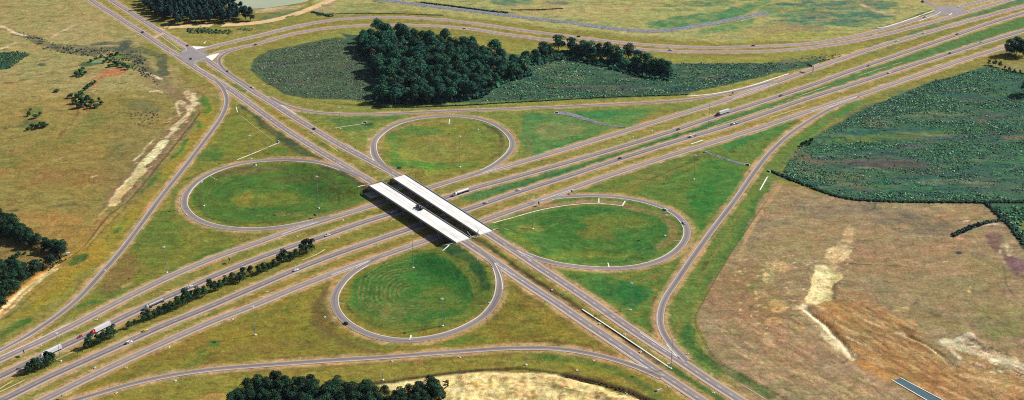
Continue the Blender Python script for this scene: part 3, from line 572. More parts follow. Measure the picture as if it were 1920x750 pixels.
# far loop field
L('p', [(716,300),(706,270),(730,246),(800,226),(880,226),(930,240),(952,268),(930,300),(890,318),(770,322)], (134,134,66), 1, 3, 3)
for e, c, o in [((740,300,20,12,35),(96,132,54),.85),((790,310,50,9,6),(94,136,54),.8),((740,265,16,18),(100,134,60),.7),((790,245,40,9),(104,134,64),.7),((840,285,60,18),(144,138,76),.6),((850,310,50,7),(104,134,58),.7),((905,255,25,16),(122,136,66),.5),((820,265,30,12),(152,138,84),.5),((726,300,8,9),(158,142,70),.6)]:
    L('e', e, c, o, 4, 5, .35)
L('l', [(915,238),(938,252),(944,268),(936,286),(918,300)], (112,98,66), .75, 2, 2, .25, 2.4); L('l', [(908,232),(930,243),(940,256)], (66,86,52), .7, 1.5, 2, .3, 2)
L('l', [(712,290),(708,270),(722,250),(770,232),(840,225)], (168,136,102), .65, 2, 2, .2, 3)
# ground between far ramp and far collector
for e, c, o in [((590,220,40,8,10),(110,134,64),.6),((660,232,50,14),(98,124,62),.7),((610,235,40,12,30),(146,140,70),.6),((700,220,50,6),(104,130,68),.6),((650,265,40,10,25),(144,140,70),.6),((740,222,20,6),(92,128,64),.6)]: L('e', e, c, o, 4, 5, .4)
L('e', (690,232,12,3), (50,70,46), .7, 1.5, 2, .2)
L('p', [(985,212),(1240,202),(1180,240),(1100,270),(1000,290),(975,262)], (116,140,74), .9, 4, 5, .2)
L('e', (1045,245,42,15,3), (158,146,100), .5, 10, 12, .5); L('e', (1140,213,70,7,-4), (88,138,74), .85, 3, 4, .3); L('e', (1060,275,80,7,-16), (78,138,72), .85, 3, 4, .3); L('e', (1160,228,40,10,-10), (124,146,74), .7, 5, 5, .3); L('e', (1000,218,24,6), (100,140,76), .7, 3, 3, .3)
L('p', [(1120,250),(1150,236),(1170,240),(1150,258)], (150,146,80), .8, 3, 3); L('l', [(990,260),(995,285),(1001,290)], (140,116,78), .6, 2, 2, .3, 1.6)
L('p', [(1250,205),(1330,190),(1340,194),(1290,210)], (126,144,72), .7, 3, 3)
# NE: scrub ground
L('p', [(478,112),(500,95),(560,84),(632,70),(660,75),(700,130),(716,160),(700,190),(600,186),(540,178),(505,160),(470,132)], (92,104,74), 1, 3, 4)
L('p', [(640,62),(985,105),(1240,120),(1440,118),(1600,108),(1540,118),(1440,143),(1290,176),(1130,185),(690,197),(700,150)], (84,104,76), 1, 3, 4)
L('l', [(640,197),(720,200),(900,194),(1010,188),(1150,181),(1290,177)], (120,134,66), .8, 2, 2, .2, 3.4)
for e, c, o in [((560,140,60,30),(98,112,82),.5),((1050,140,50,10,10),(120,124,92),.7),((1100,165,90,6,4),(118,110,86),.6),((1440,125,30,9,-5),(86,92,84),.7),((1480,118,14,4),(196,160,136),.6),((1350,150,80,10,-12),(64,84,72),.7),((1500,112,60,7,-10),(86,100,80),.7),((1210,155,60,14),(64,92,74),.5)]: L('e', e, c, o, 4, 5, .4)
L('p', [(1190,108),(1440,108),(1560,96),(1660,80),(1560,104),(1440,113),(1200,112)], (152,148,76), .8, 2.5, 3, .2)
L('l', [(300,52),(480,50),(540,32)], (90,104,60), .5, 3, 3, .5, 2)
L('p', [(350,56),(380,54),(436,58),(430,64),(356,62)], (66,96,62), .9, 2, 3, .3); L('e', (457,55,14,3), (84,106,70), .8, 2, 3, .3)
L('p', [(306,60),(340,55),(480,52),(470,66),(400,82),(350,80)], (164,152,88), .5, 3, 3, .2)
L('p', [(480,22),(560,18),(600,4),(480,60)], (120,126,84), .4, 4, 4, .3)
L('p', [(478,18),(500,16),(560,10),(575,8),(560,18),(520,22),(480,24)], (214,186,150), .8, 2, 3, .3)
L('e', (608,14,26,6,-25), (176,150,130), .7, 3, 4, .4); L('e', (520,30,40,8,-15), (112,124,84), .7, 3, 5, .3)
# top fields
for e, c, o in [((690,12,40,5),(128,136,88),.7),((740,14,60,8),(160,156,104),.6),((1000,18,60,10),(182,160,116),.6),((1110,20,80,18),(190,170,120),.6),((1160,40,90,10),(166,160,104),.5),((1300,38,90,11,-8),(94,138,86),.85),((1390,18,60,9,-20),(108,144,88),.8),((1250,45,40,6),(104,144,84),.6),((1330,6,50,6),(92,132,84),.7),((1360,50,60,8,-15),(118,148,84),.7),((1400,62,50,8),(160,152,94),.5),((1480,20,60,16),(132,148,94),.8),((1560,35,90,14,-5),(128,138,104),.8),((1600,10,80,10),(116,134,98),.6),((1480,55,70,10),(158,142,104),.7),((1620,38,60,8,-5),(112,132,88),.6),((1500,66,110,8,-4),(164,158,88),.8),((1270,72,130,5,3),(170,160,104),.5),((1780,5,40,5),(184,156,120),.7),((960,3,40,8),(108,130,96),.8),((1045,5,22,4),(110,110,108),.7),((640,22,60,6),(150,146,96),.6),((1330,64,130,3),(182,168,120),.4)]: L('e', e, c, o, 5, 6, .35)
for p, h, c, o in [([(1615,8),(1640,20),(1670,26)],4,(214,182,146),.85),([(1600,38),(1660,28),(1700,18),(1740,8)],1.6,(178,160,128),.7),([(1700,4),(1720,4)],4,(196,162,130),.6),([(960,19),(1010,19),(1040,17),(1054,16)],1.4,(74,108,80),.9),([(780,4),(850,12),(910,20),(960,24)],2.4,(66,96,76),.8),([(700,3),(720,6)],2,(84,108,84),.7),([(720,17),(800,22),(880,32)],2,(160,158,106),.6),([(595,30),(650,24),(740,25),(830,28)],1.2,(74,96,62),.75),([(600,28),(620,26)],3.5,(60,80,64),.8),([(1180,66),(1260,64),(1420,70),(1500,74)],1.2,(176,166,134),.5),([(1440,25),(1500,12),(1530,-5)],2,(120,140,90),.6),([(1450,28),(1474,17)],.8,(206,190,140),.5),([(965,38),(1080,52),(1180,64),(1250,64),(1330,52),(1420,32)],1.4,(196,186,136),.6)]: L('l', p, c, o, 2, 3, .3, h)
L('p', [(1630,54),(1660,48),(1745,18),(1752,22),(1720,36),(1662,54)], (84,110,72), .8, 2, 1, .2)
L('l', [(1455,157),(1580,115),(1700,79),(1800,48),(1920,5)], (110,134,84), .4, 3, 3, .4, 2)
L('p', [(1620,88),(1730,55),(1820,28),(1930,-8),(1930,2),(1800,40),(1640,88)], (100,130,84), .85, 3, 3, .2)
L('l', [(1500,135),(1540,119),(1620,90)], (190,160,104), .6, 2, 2, .4, 2.4)
# right triangle between near collector and right ramp
for e, c, o in [((1340,345,60,45,-45),(92,132,58),.85),((1180,350,60,12,-18),(138,132,64),.7),((1230,330,60,10,-18),(132,124,72),.6),((1290,330,50,16,-20),(112,136,56),.6),((1400,255,50,12,-25),(76,132,66),.85),((1440,245,40,12,-30),(96,138,68),.7),((1310,400,22,60,25),(76,126,52),.8),((1350,420,8,40,40),(64,112,48),.6),((1180,330,50,8,-20),(128,132,58),.6),((1270,355,20,10),(104,128,60),.5),((1330,470,20,20,30),(98,126,54),.6)]: L('e', e, c, o, 5, 6, .35)
L('l', [(1060,350),(1120,345),(1170,332),(1260,305),(1320,288)], (134,122,80), .55, 2.5, 2, .35, 2); L('l', [(1180,352),(1215,338),(1255,320),(1310,298)], (82,96,48), .7, 1.2, 1.5, .3, .9)
L('l', [(1195,346),(1250,342),(1300,335)], (94,100,52), .5, 1, 1.5, .3, .6)
L('l', [(1180,366),(1250,385),(1300,420),(1318,460),(1290,495)], (144,142,62), .6, 4, 3, .2, 4)
# right loop field
L('p', [(932,450),(930,430),(1000,402),(1098,386),(1165,390),(1235,400),(1272,430),(1268,456),(1220,485),(1135,495),(1040,488),(975,468)], (102,126,56), 1, 3, 3)
for e, c, o in [((1060,430,50,40,10),(78,118,50),.8),((1100,395,60,9),(74,120,52),.8),((1230,435,22,16),(72,118,50),.8),((1190,455,40,15),(76,122,54),.75),((1210,465,26,8),(52,112,54),.6),((1150,415,60,14),(130,130,60),.5),((990,430,30,10),(142,134,68),.6),((1120,440,30,14),(134,126,62),.6),((980,455,40,9,25),(140,142,62),.7),((1100,480,90,6),(136,138,60),.7),((1090,470,60,8),(110,128,54),.5),((1010,460,30,9,20),(82,118,50),.6)]: L('e', e, c, o, 5, 6, .35)
L('l', [(1175,386),(1235,402),(1262,424),(1262,446),(1240,466)], (150,126,84), .75, 3, 3, .3, 4.5)
L('p', [(968,405),(1010,385),(1090,374),(1180,380),(1165,385),(1090,381),(1020,390),(975,402)], (172,136,106), .9, 2, 2, .25)
L('l', [(968,400),(990,392),(1010,387)], (110,90,60), .6, 1.5, 2, .4, 1.6)
# near loop field
L('p', [(650,575),(655,535),(700,498),(780,470),(850,468),(900,486),(922,520),(920,560),(890,590),(830,615),(770,627),(700,612),(660,592)], (118,126,58), 1, 3, 3)
L('p', [(660,560),(668,525),(720,495),(790,476),(850,485),(880,520),(888,560),(860,590),(800,608),(720,600),(675,585)], (88,124,52), .95, 5, 4)
for e, c, o in [((820,500,50,20,20),(60,118,50),.8),((720,540,40,25,-30),(84,120,52),.7),((830,560,50,24),(112,122,56),.8),((760,585,50,14,5),(106,124,58),.7),((870,540,14,30),(66,120,54),.6),((770,520,30,14,-20),(72,122,54),.6),((800,595,40,6),(70,112,50),.6),((700,575,30,10,30),(98,120,56),.6)]: L('e', e, c, o, 5, 5, .35)
L('p', [(815,462),(850,452),(890,480),(915,510),(915,545),(900,550),(895,515),(870,490),(840,475)], (60,86,46), .9, 3, 3, .25)
L('l', [(812,466),(850,490),(880,520),(891,555)], (136,136,62), .75, 1.4, 1, .2, 1.2)
L('l', [(652,575),(664,590),(700,610),(740,620),(800,612)], (84,86,46), .6, 1.4, 2, .3, 1.2); L('l', [(752,625),(790,618),(830,611)], (60,104,50), .6, 1, 1, .2, 1)
L('l', [(640,570),(660,602),(720,628),(800,632),(880,600),(920,570)], (148,134,66), .55, 2, 2, .3, 2)
rr = [(0.18+0.072*k) for k in range(11)]
for k, r in enumerate(rr):      # mowing arcs of the near loop field
    pts = [(775+115*r*math.cos(t), 548+68*r*math.sin(t)) for t in np.linspace(2.0+0.1*math.sin(k*3), 4.5+0.25*math.sin(k*2.1), 14)]
    L('l', pts, (150,132,80), .85, .9, 2.5, .6, .6, n3)
    pts = [(775+112*r*math.cos(t), 548+64*r*math.sin(t)) for t in np.linspace(1.0, 2.2, 8)]
    L('l', pts, (142,128,76), .7, .9, 2.5, .6, .5, n3)
L('l', [(722,560),(735,575),(760,586),(800,592)], (168,138,92), .6, 1, 1.5, .4, .6, n3); L('l', [(718,545),(722,560),(732,572)], (160,134,88), .6, 1, 1.5, .4, .6, n3)
for cx, cy, ax_, ay_, sd_ in ((515,362,150,52,1),(835,272,110,44,2),(1105,438,150,48,3)):      # mowing rings in the other loop fields
    for k in range(9):
        r = .25+.08*k
        for a0 in (0.2, 1.7, 3.4, 4.9):
            a1 = a0+.9+.4*math.sin(k*2.3+a0); L('l', [(cx+ax_*r*math.cos(q), cy+ay_*r*math.sin(q)) for q in np.linspace(a0+.3*math.sin(k*5+sd_), a1, 9)], (140,128,70) if (k+sd_) % 3 else (80,106,48), .5, .8, 2.5, .6, .45, n3)
# bottom: south of the near collector
for e, c, o in [((560,620,60,26),(126,124,56),.7),((620,600,20,40,20),(100,92,56),.7),((520,650,80,12),(134,112,66),.6),((410,620,60,24),(154,132,60),.6),((400,646,16,6),(92,118,54),.8),((330,655,60,14,-15),(146,120,64),.6),((680,640,60,8,5),(104,122,50),.6),((600,655,80,8),(128,120,56),.5),((860,640,60,6,-5),(108,126,52),.6),((960,620,60,20,20),(130,120,56),.7),((1030,600,50,16,35),(150,132,60),.6),((1000,560,30,20,40),(128,106,60),.6),((250,700,60,12,-20),(138,118,62),.5),((500,600,40,14,-20),(150,124,64),.5),((440,665,50,8),(132,116,58),.5)]: L('e', e, c, o, 6, 7, .4)
L('l', [(612,540),(596,580),(606,612),(640,640),(700,658)], (112,92,62), .7, 3, 3, .3, 3.5)
L('l', [(960,640),(1030,640),(1100,650),(1150,668)], (120,92,58), .65, 1.6, 2, .3, 2.2); L('l', [(960,540),(1040,590),(1090,628),(1150,668)], (124,104,62), .5, 2.5, 2, .3, 3)
L('l', [(640,672),(560,682),(480,690),(400,700)], (150,112,74), .5, 2, 2, .3, 2); L('l', [(300,712),(480,695),(700,682),(960,665)], (128,100,62), .55, 2, 2, .35, 2)
L('l', [(930,610),(980,560),(1000,548)], (126,118,60), .4, 3, 3, .3, 3)
L('e', (1110,690,60,8,12), (150,144,62), .8, 4, 4, .2); L('e', (1060,676,70,5,8), (94,118,52), .7, 3, 3, .3); L('l', [(1080,668),(1150,690),(1200,722),(1230,748)], (86,112,52), .7, 3, 3, .35, 3.5)
L('l', [(960,672),(1040,674),(1100,684),(1150,700)], (100,118,50), .5, 3, 3, .3, 2)
L('e', (700,735,60,8), (150,128,70), .5, 4, 4, .3)
# bottom construction dirt
L('p', [(700,722),(730,714),(800,708),(860,700),(960,696),(1020,700),(1060,706),(1110,722),(1160,738),(1210,752),(1240,800),(1240,900),(700,900),(790,790),(825,750),(835,735),(790,728),(740,733)], (255,230,168), 1, 2, 3)
for e, c, o in [((1010,718,50,8,5),(176,150,104),.7),((1060,735,60,8,12),(150,126,84),.7),((960,740,60,9),(200,168,112),.6),((890,712,60,6),(226,192,132),.6),((900,722,26,5),(232,196,120),.8),((1120,745,50,6,10),(96,76,56),.6),((820,745,20,10),(214,180,130),.5),((1000,760,60,8),(160,130,90),.6)]: L('e', e, c, o, 2.5, 5, .6, nz=n3)
for p, h, c, o in [([(985,715),(1000,722),(1060,727),(1110,740)],.8,(110,84,56),.8),([(960,700),(1010,705),(1040,712)],1,(150,120,84),.6),([(1010,712),(1090,728),(1170,748)],2.2,(246,214,150),.8)]: L('l', p, c, o, 1, 2, .4, h, n3)
L('l', [(690,722),(760,712),(830,702),(900,695),(980,690),(1040,700),(1100,712),(1160,728),(1230,752)], (82,66,44), .85, 2, 1.5, .25, 2.2); L('l', [(1060,704),(1120,716),(1180,735),(1230,756)], (84,66,46), .8, 2, 2, .2, 3.5)
L('p', [(340,760),(400,735),(440,738),(520,752),(520,800)], (190,150,92), .8, 2, 3, .2)
# triangle SE
L('e', (1145,540,60,22,18), (76,118,52), .8, 5, 5, .3); L('p', [(1100,530),(1130,518),(1200,530),(1225,545),(1210,565),(1195,585),(1170,578),(1130,560)], (56,112,54), .8, 5, 7, .4)
L('e', (1060,515,50,8,5), (112,126,52), .7, 4, 4, .3); L('e', (1220,600,16,24), (98,118,50), .7, 5, 5, .3); L('e', (1215,630,20,14,40), (126,130,56), .6, 4, 4, .3); L('l', [(980,490),(1060,545),(1140,598),(1230,655)], (136,136,60), .6, 2.5, 2, .3, 3)
L('l', [(1228,560),(1225,600),(1234,640)], (124,96,70), .7, 1.5, 1.5, .2, 2)
# arterial medians
L('l', [(890,448),(930,474),(960,496),(1010,530),(1060,563),(1110,598),(1170,638),(1230,680)], (92,78,52), .9, 1.6, 1, .1, 3.2)
L('l', [(885,452),(955,502),(1050,566)], (122,124,54), .7, 1.4, 1, .2, 1.6); L('l', [(1255,690),(1300,716),(1360,752)], (80,112,52), .85, 2, 2, .2, 3)
L('l', [(905,452),(940,478),(962,494)], (80,98,48), .7, 1.5, 1, .2, 2)
L('l', [(450,165),(500,200),(600,272),(700,330)], (146,136,70), .8, 2, 1, .2, 4); L('l', [(405,132),(440,158),(470,178)], (116,138,72), .8, 2, 1, .3, 3)
L('l', [(210,10),(290,62)], (164,150,88), .8, 2, 1, .1, 4); L('l', [(305,68),(342,95)], (150,146,80), .8, 2, 1, .1, 3); L('l', [(600,268),(618,280)], (92,96,50), .5, 2, 1, .3, 2)
# right ramp verge and field
L('l', [(1620,188),(1560,216),(1500,256),(1462,300),(1432,340),(1390,400),(1340,480),(1290,550),(1270,600),(1290,650),(1330,700)], (118,132,64), .9, 4, 4, .1, 9)
L('l', [(1610,196),(1555,226),(1500,268)], (96,142,66), .8, 3, 3, .3, 3.5); L('l', [(1420,372),(1380,450),(1330,520)], (104,130,58), .7, 3, 3, .35, 3)
L('l', [(1440,345),(1400,420),(1350,500),(1310,560)], (92,122,52), .7, 2, 3, .4, 2.5); L('l', [(1390,390),(1362,440),(1330,490),(1310,530)], (150,132,78), .6, 1.5, 2, .4, 1)
L('e', (1292,625,12,22,-20), (60,106,50), .85, 3, 3, .3); L('l', [(1282,612),(1290,640),(1320,670),(1380,705),(1440,740)], (84,112,50), .8, 3, 3, .3, 4); L('l', [(1280,630),(1300,652),(1345,680)], (60,64,38), .6, 1, 2, .4, .8)
L('l', [(1270,590),(1272,640),(1262,620)], (150,126,66), .5, 3, 3, .4, 2); L('l', [(1262,655),(1310,700),(1380,745)], (156,128,76), .5, 2, 2, .3, 3)
L('e', (1322,498,10,4,-55), (80,62,40), .7, 1, 1.5, .2)
L('l', [(1464,345),(1445,372),(1420,408),(1400,440),(1385,490)], (196,160,118), .85, 2, 2, .35, 2, n3)
# brown field details
for e, c, o in [((1640,400,60,16,10),(134,122,104),.7),((1530,395,50,16,10),(142,126,104),.6),((1740,420,50,20,10),(122,112,96),.85),((1620,370,60,8,8),(170,140,106),.6),((1500,430,60,24,5),(168,146,106),.5),((1480,470,80,20),(160,144,98),.5),((1700,470,120,22,-3),(168,138,106),.7),((1560,380,60,10),(170,140,110),.5),((1790,400,50,10,-10),(176,144,104),.6),((1700,540,90,26),(160,140,106),.6),((1790,560,80,30,10),(156,140,100),.55),((1850,520,40,40),(150,134,92),.6),((1660,505,90,10),(160,134,100),.6),((1380,560,50,50,-60),(160,126,96),.6),((1400,520,40,30),(154,130,92),.6),((1440,600,50,30,30),(168,132,102),.7),((1470,660,60,30,30),(172,138,108),.7),((1440,560,30,30),(150,130,84),.5),((1600,690,70,30,30),(178,146,118),.8),((1540,650,70,24,30),(166,138,108),.6),((1880,600,50,30,15),(134,132,82),.7),((1740,600,70,14,15),(150,132,88),.7),((1430,520,20,12),(120,116,74),.5)]: L('e', e, c, o, 9, 10, .35)
L('p', [(1850,432),(1862,436),(1876,460),(1900,480),(1925,500),(1960,560),(1900,512),(1875,490),(1858,460)], (126,92,82), .8, 4, 8, .6, nz=n3)
L('e', (1868,450,16,14,40), (132,102,98), .7, 3, 5, .3); L('e', (1905,500,20,18,30), (136,104,112), .7, 3, 4, .3); L('l', [(1880,500),(1885,530),(1905,555)], (98,84,72), .6, 1.5, 2, .3, 1); L('l', [(1888,455),(1892,480),(1898,470)], (226,204,176), .6, 1, 3, .6, 1.4, n3)
L('l', [(1878,470),(1876,480),(1884,495)], (226,206,180), .6, .8, 3, .6, 1.2, n3)
L('l', [(1795,444),(1815,432),(1838,423),(1870,419),(1892,426)], (232,206,180), .7, 1, 2, .6, 1.2, n3); L('e', (1800,446,10,3,10), (224,176,146), .8, 1.5, 2, .4)
L('e', (1797,474,6,2.6), (50,78,66), .95, .8, 1, 0); L('e', (1812,414,7,1.4,-10), (232,210,176), .9, .8, 1, .2); L('e', (1677,389,6,1.5), (214,182,150), .8, 1, 1, .2)
L('p', [(1550,466),(1562,462),(1598,468),(1592,480),(1584,490),(1566,484),(1547,485)], (238,208,158), 1, 1.2, 1.5, .15, nz=n3); L('e', (1592,440,16,16,20), (196,166,128), .75, 3, 4, .5, nz=n3)
L('p', [(1528,508),(1545,502),(1576,510),(1578,522),(1562,536),(1560,562),(1512,572),(1512,552)], (246,220,160), 1, 1.5, 3, .2, nz=n3)
L('p', [(1512,564),(1560,562),(1570,540),(1600,556),(1660,585),(1700,598),(1740,640),(1790,690),(1840,715),(1930,690),(1990,720),(1990,830),(1800,820),(1740,752),(1675,712),(1620,690),(1580,650),(1540,610),(1512,580)], (170,134,94), .85, 9, 10, .3)
L('p', [(1530,585),(1600,575),(1660,620),(1700,660),(1740,700),(1740,752),(1675,712),(1620,690),(1580,650)], (182,138,88), .65, 5, 6, .45, nz=n3)
for e, c, o in [((1560,572,26,8,10),(198,140,70),.8),((1600,580,40,12,30),(158,120,84),.7),((1670,603,26,12,10),(192,150,100),.8),((1660,640,30,20),(170,132,94),.6),((1720,650,50,14,35),(146,112,78),.7),((1700,690,60,12,30),(156,118,76),.6),((1760,710,60,16,30),(158,112,70),.7),((1850,700,60,18,15),(200,156,104),.6),((1880,730,40,14),(190,140,84),.6),((1650,700,40,10,32),(206,154,88),.6),((1620,660,50,7,32),(204,150,84),.6)]: L('e', e, c, o, 4, 6, .4)
for k in range(13):       # graded windrows
    L('l', [(1640+k*7,640-k*1.5+6),(1675+k*8.5,665+k*1.2),(1705+k*9,688+k*2)], (212,170,118) if k % 2 else (134,96,62), .45, .9, 2, .5, .6, n3)
for k in range(10):
    L('l', [(1800+k*12,690+k*5),(1840+k*11,672+k*6),(1880+k*10,662+k*7)], (236,206,160), .55, .9, 1.5, .55, .7, n3)
for p, h, c, o, b in [([(1500,577),(1520,590),(1545,608),(1568,632),(1592,662)],2.2,(250,232,196),.95,.25),([(1500,580),(1530,600),(1560,632),(1580,655)],5,(216,186,136),.6,.5),([(1512,578),(1545,603),(1575,636)],1.1,(96,66,42),.8,.2),([(1560,640),(1580,650),(1598,668)],5,(236,214,176),.85,.4),([(1710,634),(1740,650),(1775,675),(1788,688)],1.0,(250,226,170),.95,.2),([(1700,628),(1730,640),(1768,668)],.8,(110,74,46),.7,.2),([(1782,646),(1810,652),(1850,664),(1890,678),(1930,690)],7,(244,226,190),.9,.35),([(1800,640),(1820,628),(1826,640),(1850,655)],3.5,(240,222,194),.85,.4),([(1780,655),(1810,665),(1860,690)],3,(186,136,86),.8,.3),([(1784,655),(1800,672)],2.2,(250,232,200),.9,.2),([(1822,636),(1860,655),(1900,672),(1930,682)],1.6,(104,96,62),.8,.3),([(1520,600),(1560,660),(1620,700)],2,(204,176,134),.4,.5),([(1676,622),(1690,626),(1700,630)],2.4,(234,204,164),.8,.4),([(1592,630),(1605,640),(1612,648)],1.2,(238,226,196),.8,.6),([(1622,645),(1634,656)],1.2,(240,226,190),.8,.5),([(1500,690),(1540,715),(1590,745)],1.6,(214,180,128),.6,.5),([(1460,690),(1500,735)],1.6,(206,174,132),.5,.5),([(1525,665),(1540,675)],1.4,(214,184,140),.6,.5),([(1555,678),(1572,680),(1590,677)],.9,(80,70,52),.8,.3)]: L('l', p, c, o, 1.5, 3, b, h, n3)
for e, c, o in [((1455,500,24,10),(226,190,136),.7),((1440,520,12,12),(236,204,150),.7),((1458,575,18,12),(214,176,120),.7),((1490,545,14,8,-20),(220,186,134),.6),((1450,604,20,10),(206,166,112),.6),((1415,538,10,8),(110,128,64),.8),((1430,555,12,8),(226,200,142),.6),((1500,612,12,10),(206,168,112),.6),((1820,543,3,8),(222,190,132),.8),((1690,580,20,5),(206,178,128),.7),((1760,595,20,4,25),(104,104,72),.6),((1550,490,20,4),(216,186,140),.6)]: L('e', e, c, o, 1.5, 4, .65, nz=n3)
L('l', [(1585,494),(1640,496),(1700,500)], (70,84,56), .7, .8, 1.5, .55, .8, n3); L('l', [(1720,499),(1750,494),(1782,489)], (224,196,150), .8, .6, 1, .4, .6, n3)
L('l', [(1635,385),(1640,400),(1690,415),(1720,430)], (118,104,76), .6, 1, 2, .3, .8); L('l', [(1610,397),(1628,395),(1640,390),(1643,380)], (86,96,60), .8, .8, 1, .4, .8)
CG = [(1512,580),(1600,560),(1700,600),(1800,690),(1990,700),(1990,790),(1780,790),(1675,712),(1580,650)]
mottle(CG, [(156,118,78),(200,160,110),(126,94,66),(184,142,94),(216,184,140)], 900, 14, 1.8, -1.0, .7, 21, .8)
mottle([(1330,600),(1500,590),(1600,690),(1680,750),(1440,750)], [(196,164,126),(150,120,96),(136,126,80),(214,184,142),(160,132,112)], 420, 12, 1.6, -.95, .6, 22, .8)
mottle([(1380,480),(1500,470),(1510,600),(1420,640),(1370,560)], [(222,190,140),(130,122,78),(238,212,166),(120,104,76)], 260, 2.4, 1.2, .3, .75, 23, .6)
mottle([(1500,500),(1600,440),(1610,500),(1570,570),(1500,600)], [(226,196,148),(132,110,82),(244,222,176)], 120, 3, 1.2, .8, .7, 24, .6)
mottle([(1512,512),(1545,503),(1576,512),(1560,560),(1514,570)], [(216,178,118),(255,240,196),(160,124,82)], 160, 2.4, .9, 1.2, .8, 25, .5)
mottle([(1548,464),(1598,470),(1586,488),(1548,484)], [(206,176,130),(250,232,190),(120,96,66)], 60, 2.4, .9, .2, .8, 26, .5)
mottle([(830,745),(870,705),(960,697),(1060,710),(1180,745),(1200,775),(800,775)], [(222,184,122),(255,246,204),(140,106,68),(200,156,100),(250,224,160),(255,232,176),(244,206,140)], 480, 5, 1.3, .0, .55, 27, .7)
mottle([(334,182),(369,166),(373,215),(325,272),(262,350),(205,392),(215,350),(292,262)], [(120,98,74),(240,214,166),(104,84,62),(200,170,124)], 240, 4, 1.0, .95, .75, 28, .6)
mottle([(1782,646),(1830,632),(1930,682),(1930,720),(1850,700)], [(252,238,208),(190,150,104),(120,100,70)], 140, 5, 1.2, -.6, .75, 29, .6)
for p, h, c, o, b in [([(1592,432),(1584,452),(1574,470)],5,(214,184,142),.8,.5),([(1572,488),(1556,505)],5,(222,192,146),.7,.5),([(1545,505),(1538,530),(1526,560)],7,(250,228,176),.9,.3),([(1512,572),(1522,590),(1545,610),(1570,638),(1594,664)],2.6,(250,236,204),.95,.2),([(1545,625),(1570,650),(1600,672)],4,(238,216,176),.8,.45),([(1480,690),(1530,705),(1580,730)],1.2,(214,186,146),.6,.5),([(1800,700),(1860,712),(1920,730)],2,(232,200,150),.6,.5),([(1700,600),(1760,640),(1800,664)],1.5,(206,168,122),.6,.4)]: L('l', p, c, o, 1.5, 4, b, h, n3)
# right scrub ground
L('p', [(1466,324),(1480,300),(1494,278),(1535,250),(1560,238),(1603,213),(1648,192),(1740,154),(1800,138),(1850,122),(1960,140),(2100,160),(2100,500),(1930,470),(1900,430),(1870,404),(1850,378),(1700,378),(1590,372),(1500,345)], (88,112,80), 1, 3, 3)
for e, c, o in [((1620,305,120,14,3),(112,104,88),.75),((1560,330,80,14,8),(112,112,82),.6),((1505,296,20,22,-40),(128,112,86),.6),((1660,258,110,8,-4),(112,124,52),.85),((1800,246,50,6,-4),(104,122,54),.7),((1640,230,36,9,10),(134,108,88),.6),((1780,215,100,5),(116,118,82),.5),((1845,230,14,6),(150,114,96),.7),((1900,258,30,4),(160,122,96),.7),((1880,245,30,14),(74,70,84),.6),((1700,310,130,9),(76,72,80),.6),((1640,205,60,12,-20),(58,84,72),.6),((1850,180,40,10),(80,92,72),.5),((1500,280,20,4,-40),(160,130,106),.5),((1640,350,60,6),(120,104,84),.5),((1760,330,80,12),(78,78,72),.5),((1560,225,20,3,-20),(140,112,90),.5)]: L('e', e, c, o, 4, 6, .45)
SCR = [(1466,324),(1480,300),(1494,278),(1535,250),(1560,238),(1603,213),(1648,192),(1740,154),(1800,138),(1850,122),(1990,140),(1990,378),(1850,378),(1700,378),(1590,372),(1500,345)]
mottle(SCR, [(56,104,86),(98,92,98),(98,136,72),(128,134,102),(66,116,84),(74,80,88),(50,96,82)], 420, 34, 4, .0, .6, 10, 1.5, .4)
mottle([(1440,60),(1440,8),(1560,-10),(1740,-10),(1690,24),(1630,48),(1540,60)], [(92,132,98),(104,128,104),(156,134,104),(84,124,92)], 120, 22, 6, .1, .7, 31)
mottle(SCR, [(34,70,66),(120,110,100),(100,140,90),(66,58,72)], 900, 8, 1.6, 0, .6, 11, 1)
mottle([(905,190),(960,155),(1040,105),(1250,118),(1480,122),(1440,140),(1290,174),(1010,187)], [(50,84,74),(120,120,92),(74,74,84),(92,118,80),(44,74,70)], 260, 20, 4, -.1, .7, 12)
mottle([(482,118),(560,88),(650,76),(700,150),(690,190),(600,184),(508,160)], [(74,90,72),(116,122,90),(94,86,82),(86,110,76)], 220, 10, 4, .4, .7, 13)
L('e', (1513,267,16,8,-25), (104,138,52), .7, 3, 4, .3)
L('p', [(1850,120),(1930,118),(1930,140),(1880,132)], (150,142,96), .9, 2, 2); L('p', [(1905,418),(1960,410),(1960,450),(1920,440)], (132,134,64), .8, 2, 3, .2); L('p', [(1855,384),(1960,384),(1960,412),(1890,414)], (70,104,64), .8, 2, 2, .3)
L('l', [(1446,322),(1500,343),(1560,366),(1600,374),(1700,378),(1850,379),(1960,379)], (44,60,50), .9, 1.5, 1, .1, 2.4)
L('l', [(1846,380),(1870,402),(1895,424),(1925,466)], (50,72,52), .85, 2, 2, .2, 3.2); L('l', [(1788,442),(1815,428),(1850,416),(1880,412)], (58,66,72), .85, 1.5, 1, .2, 2.6)
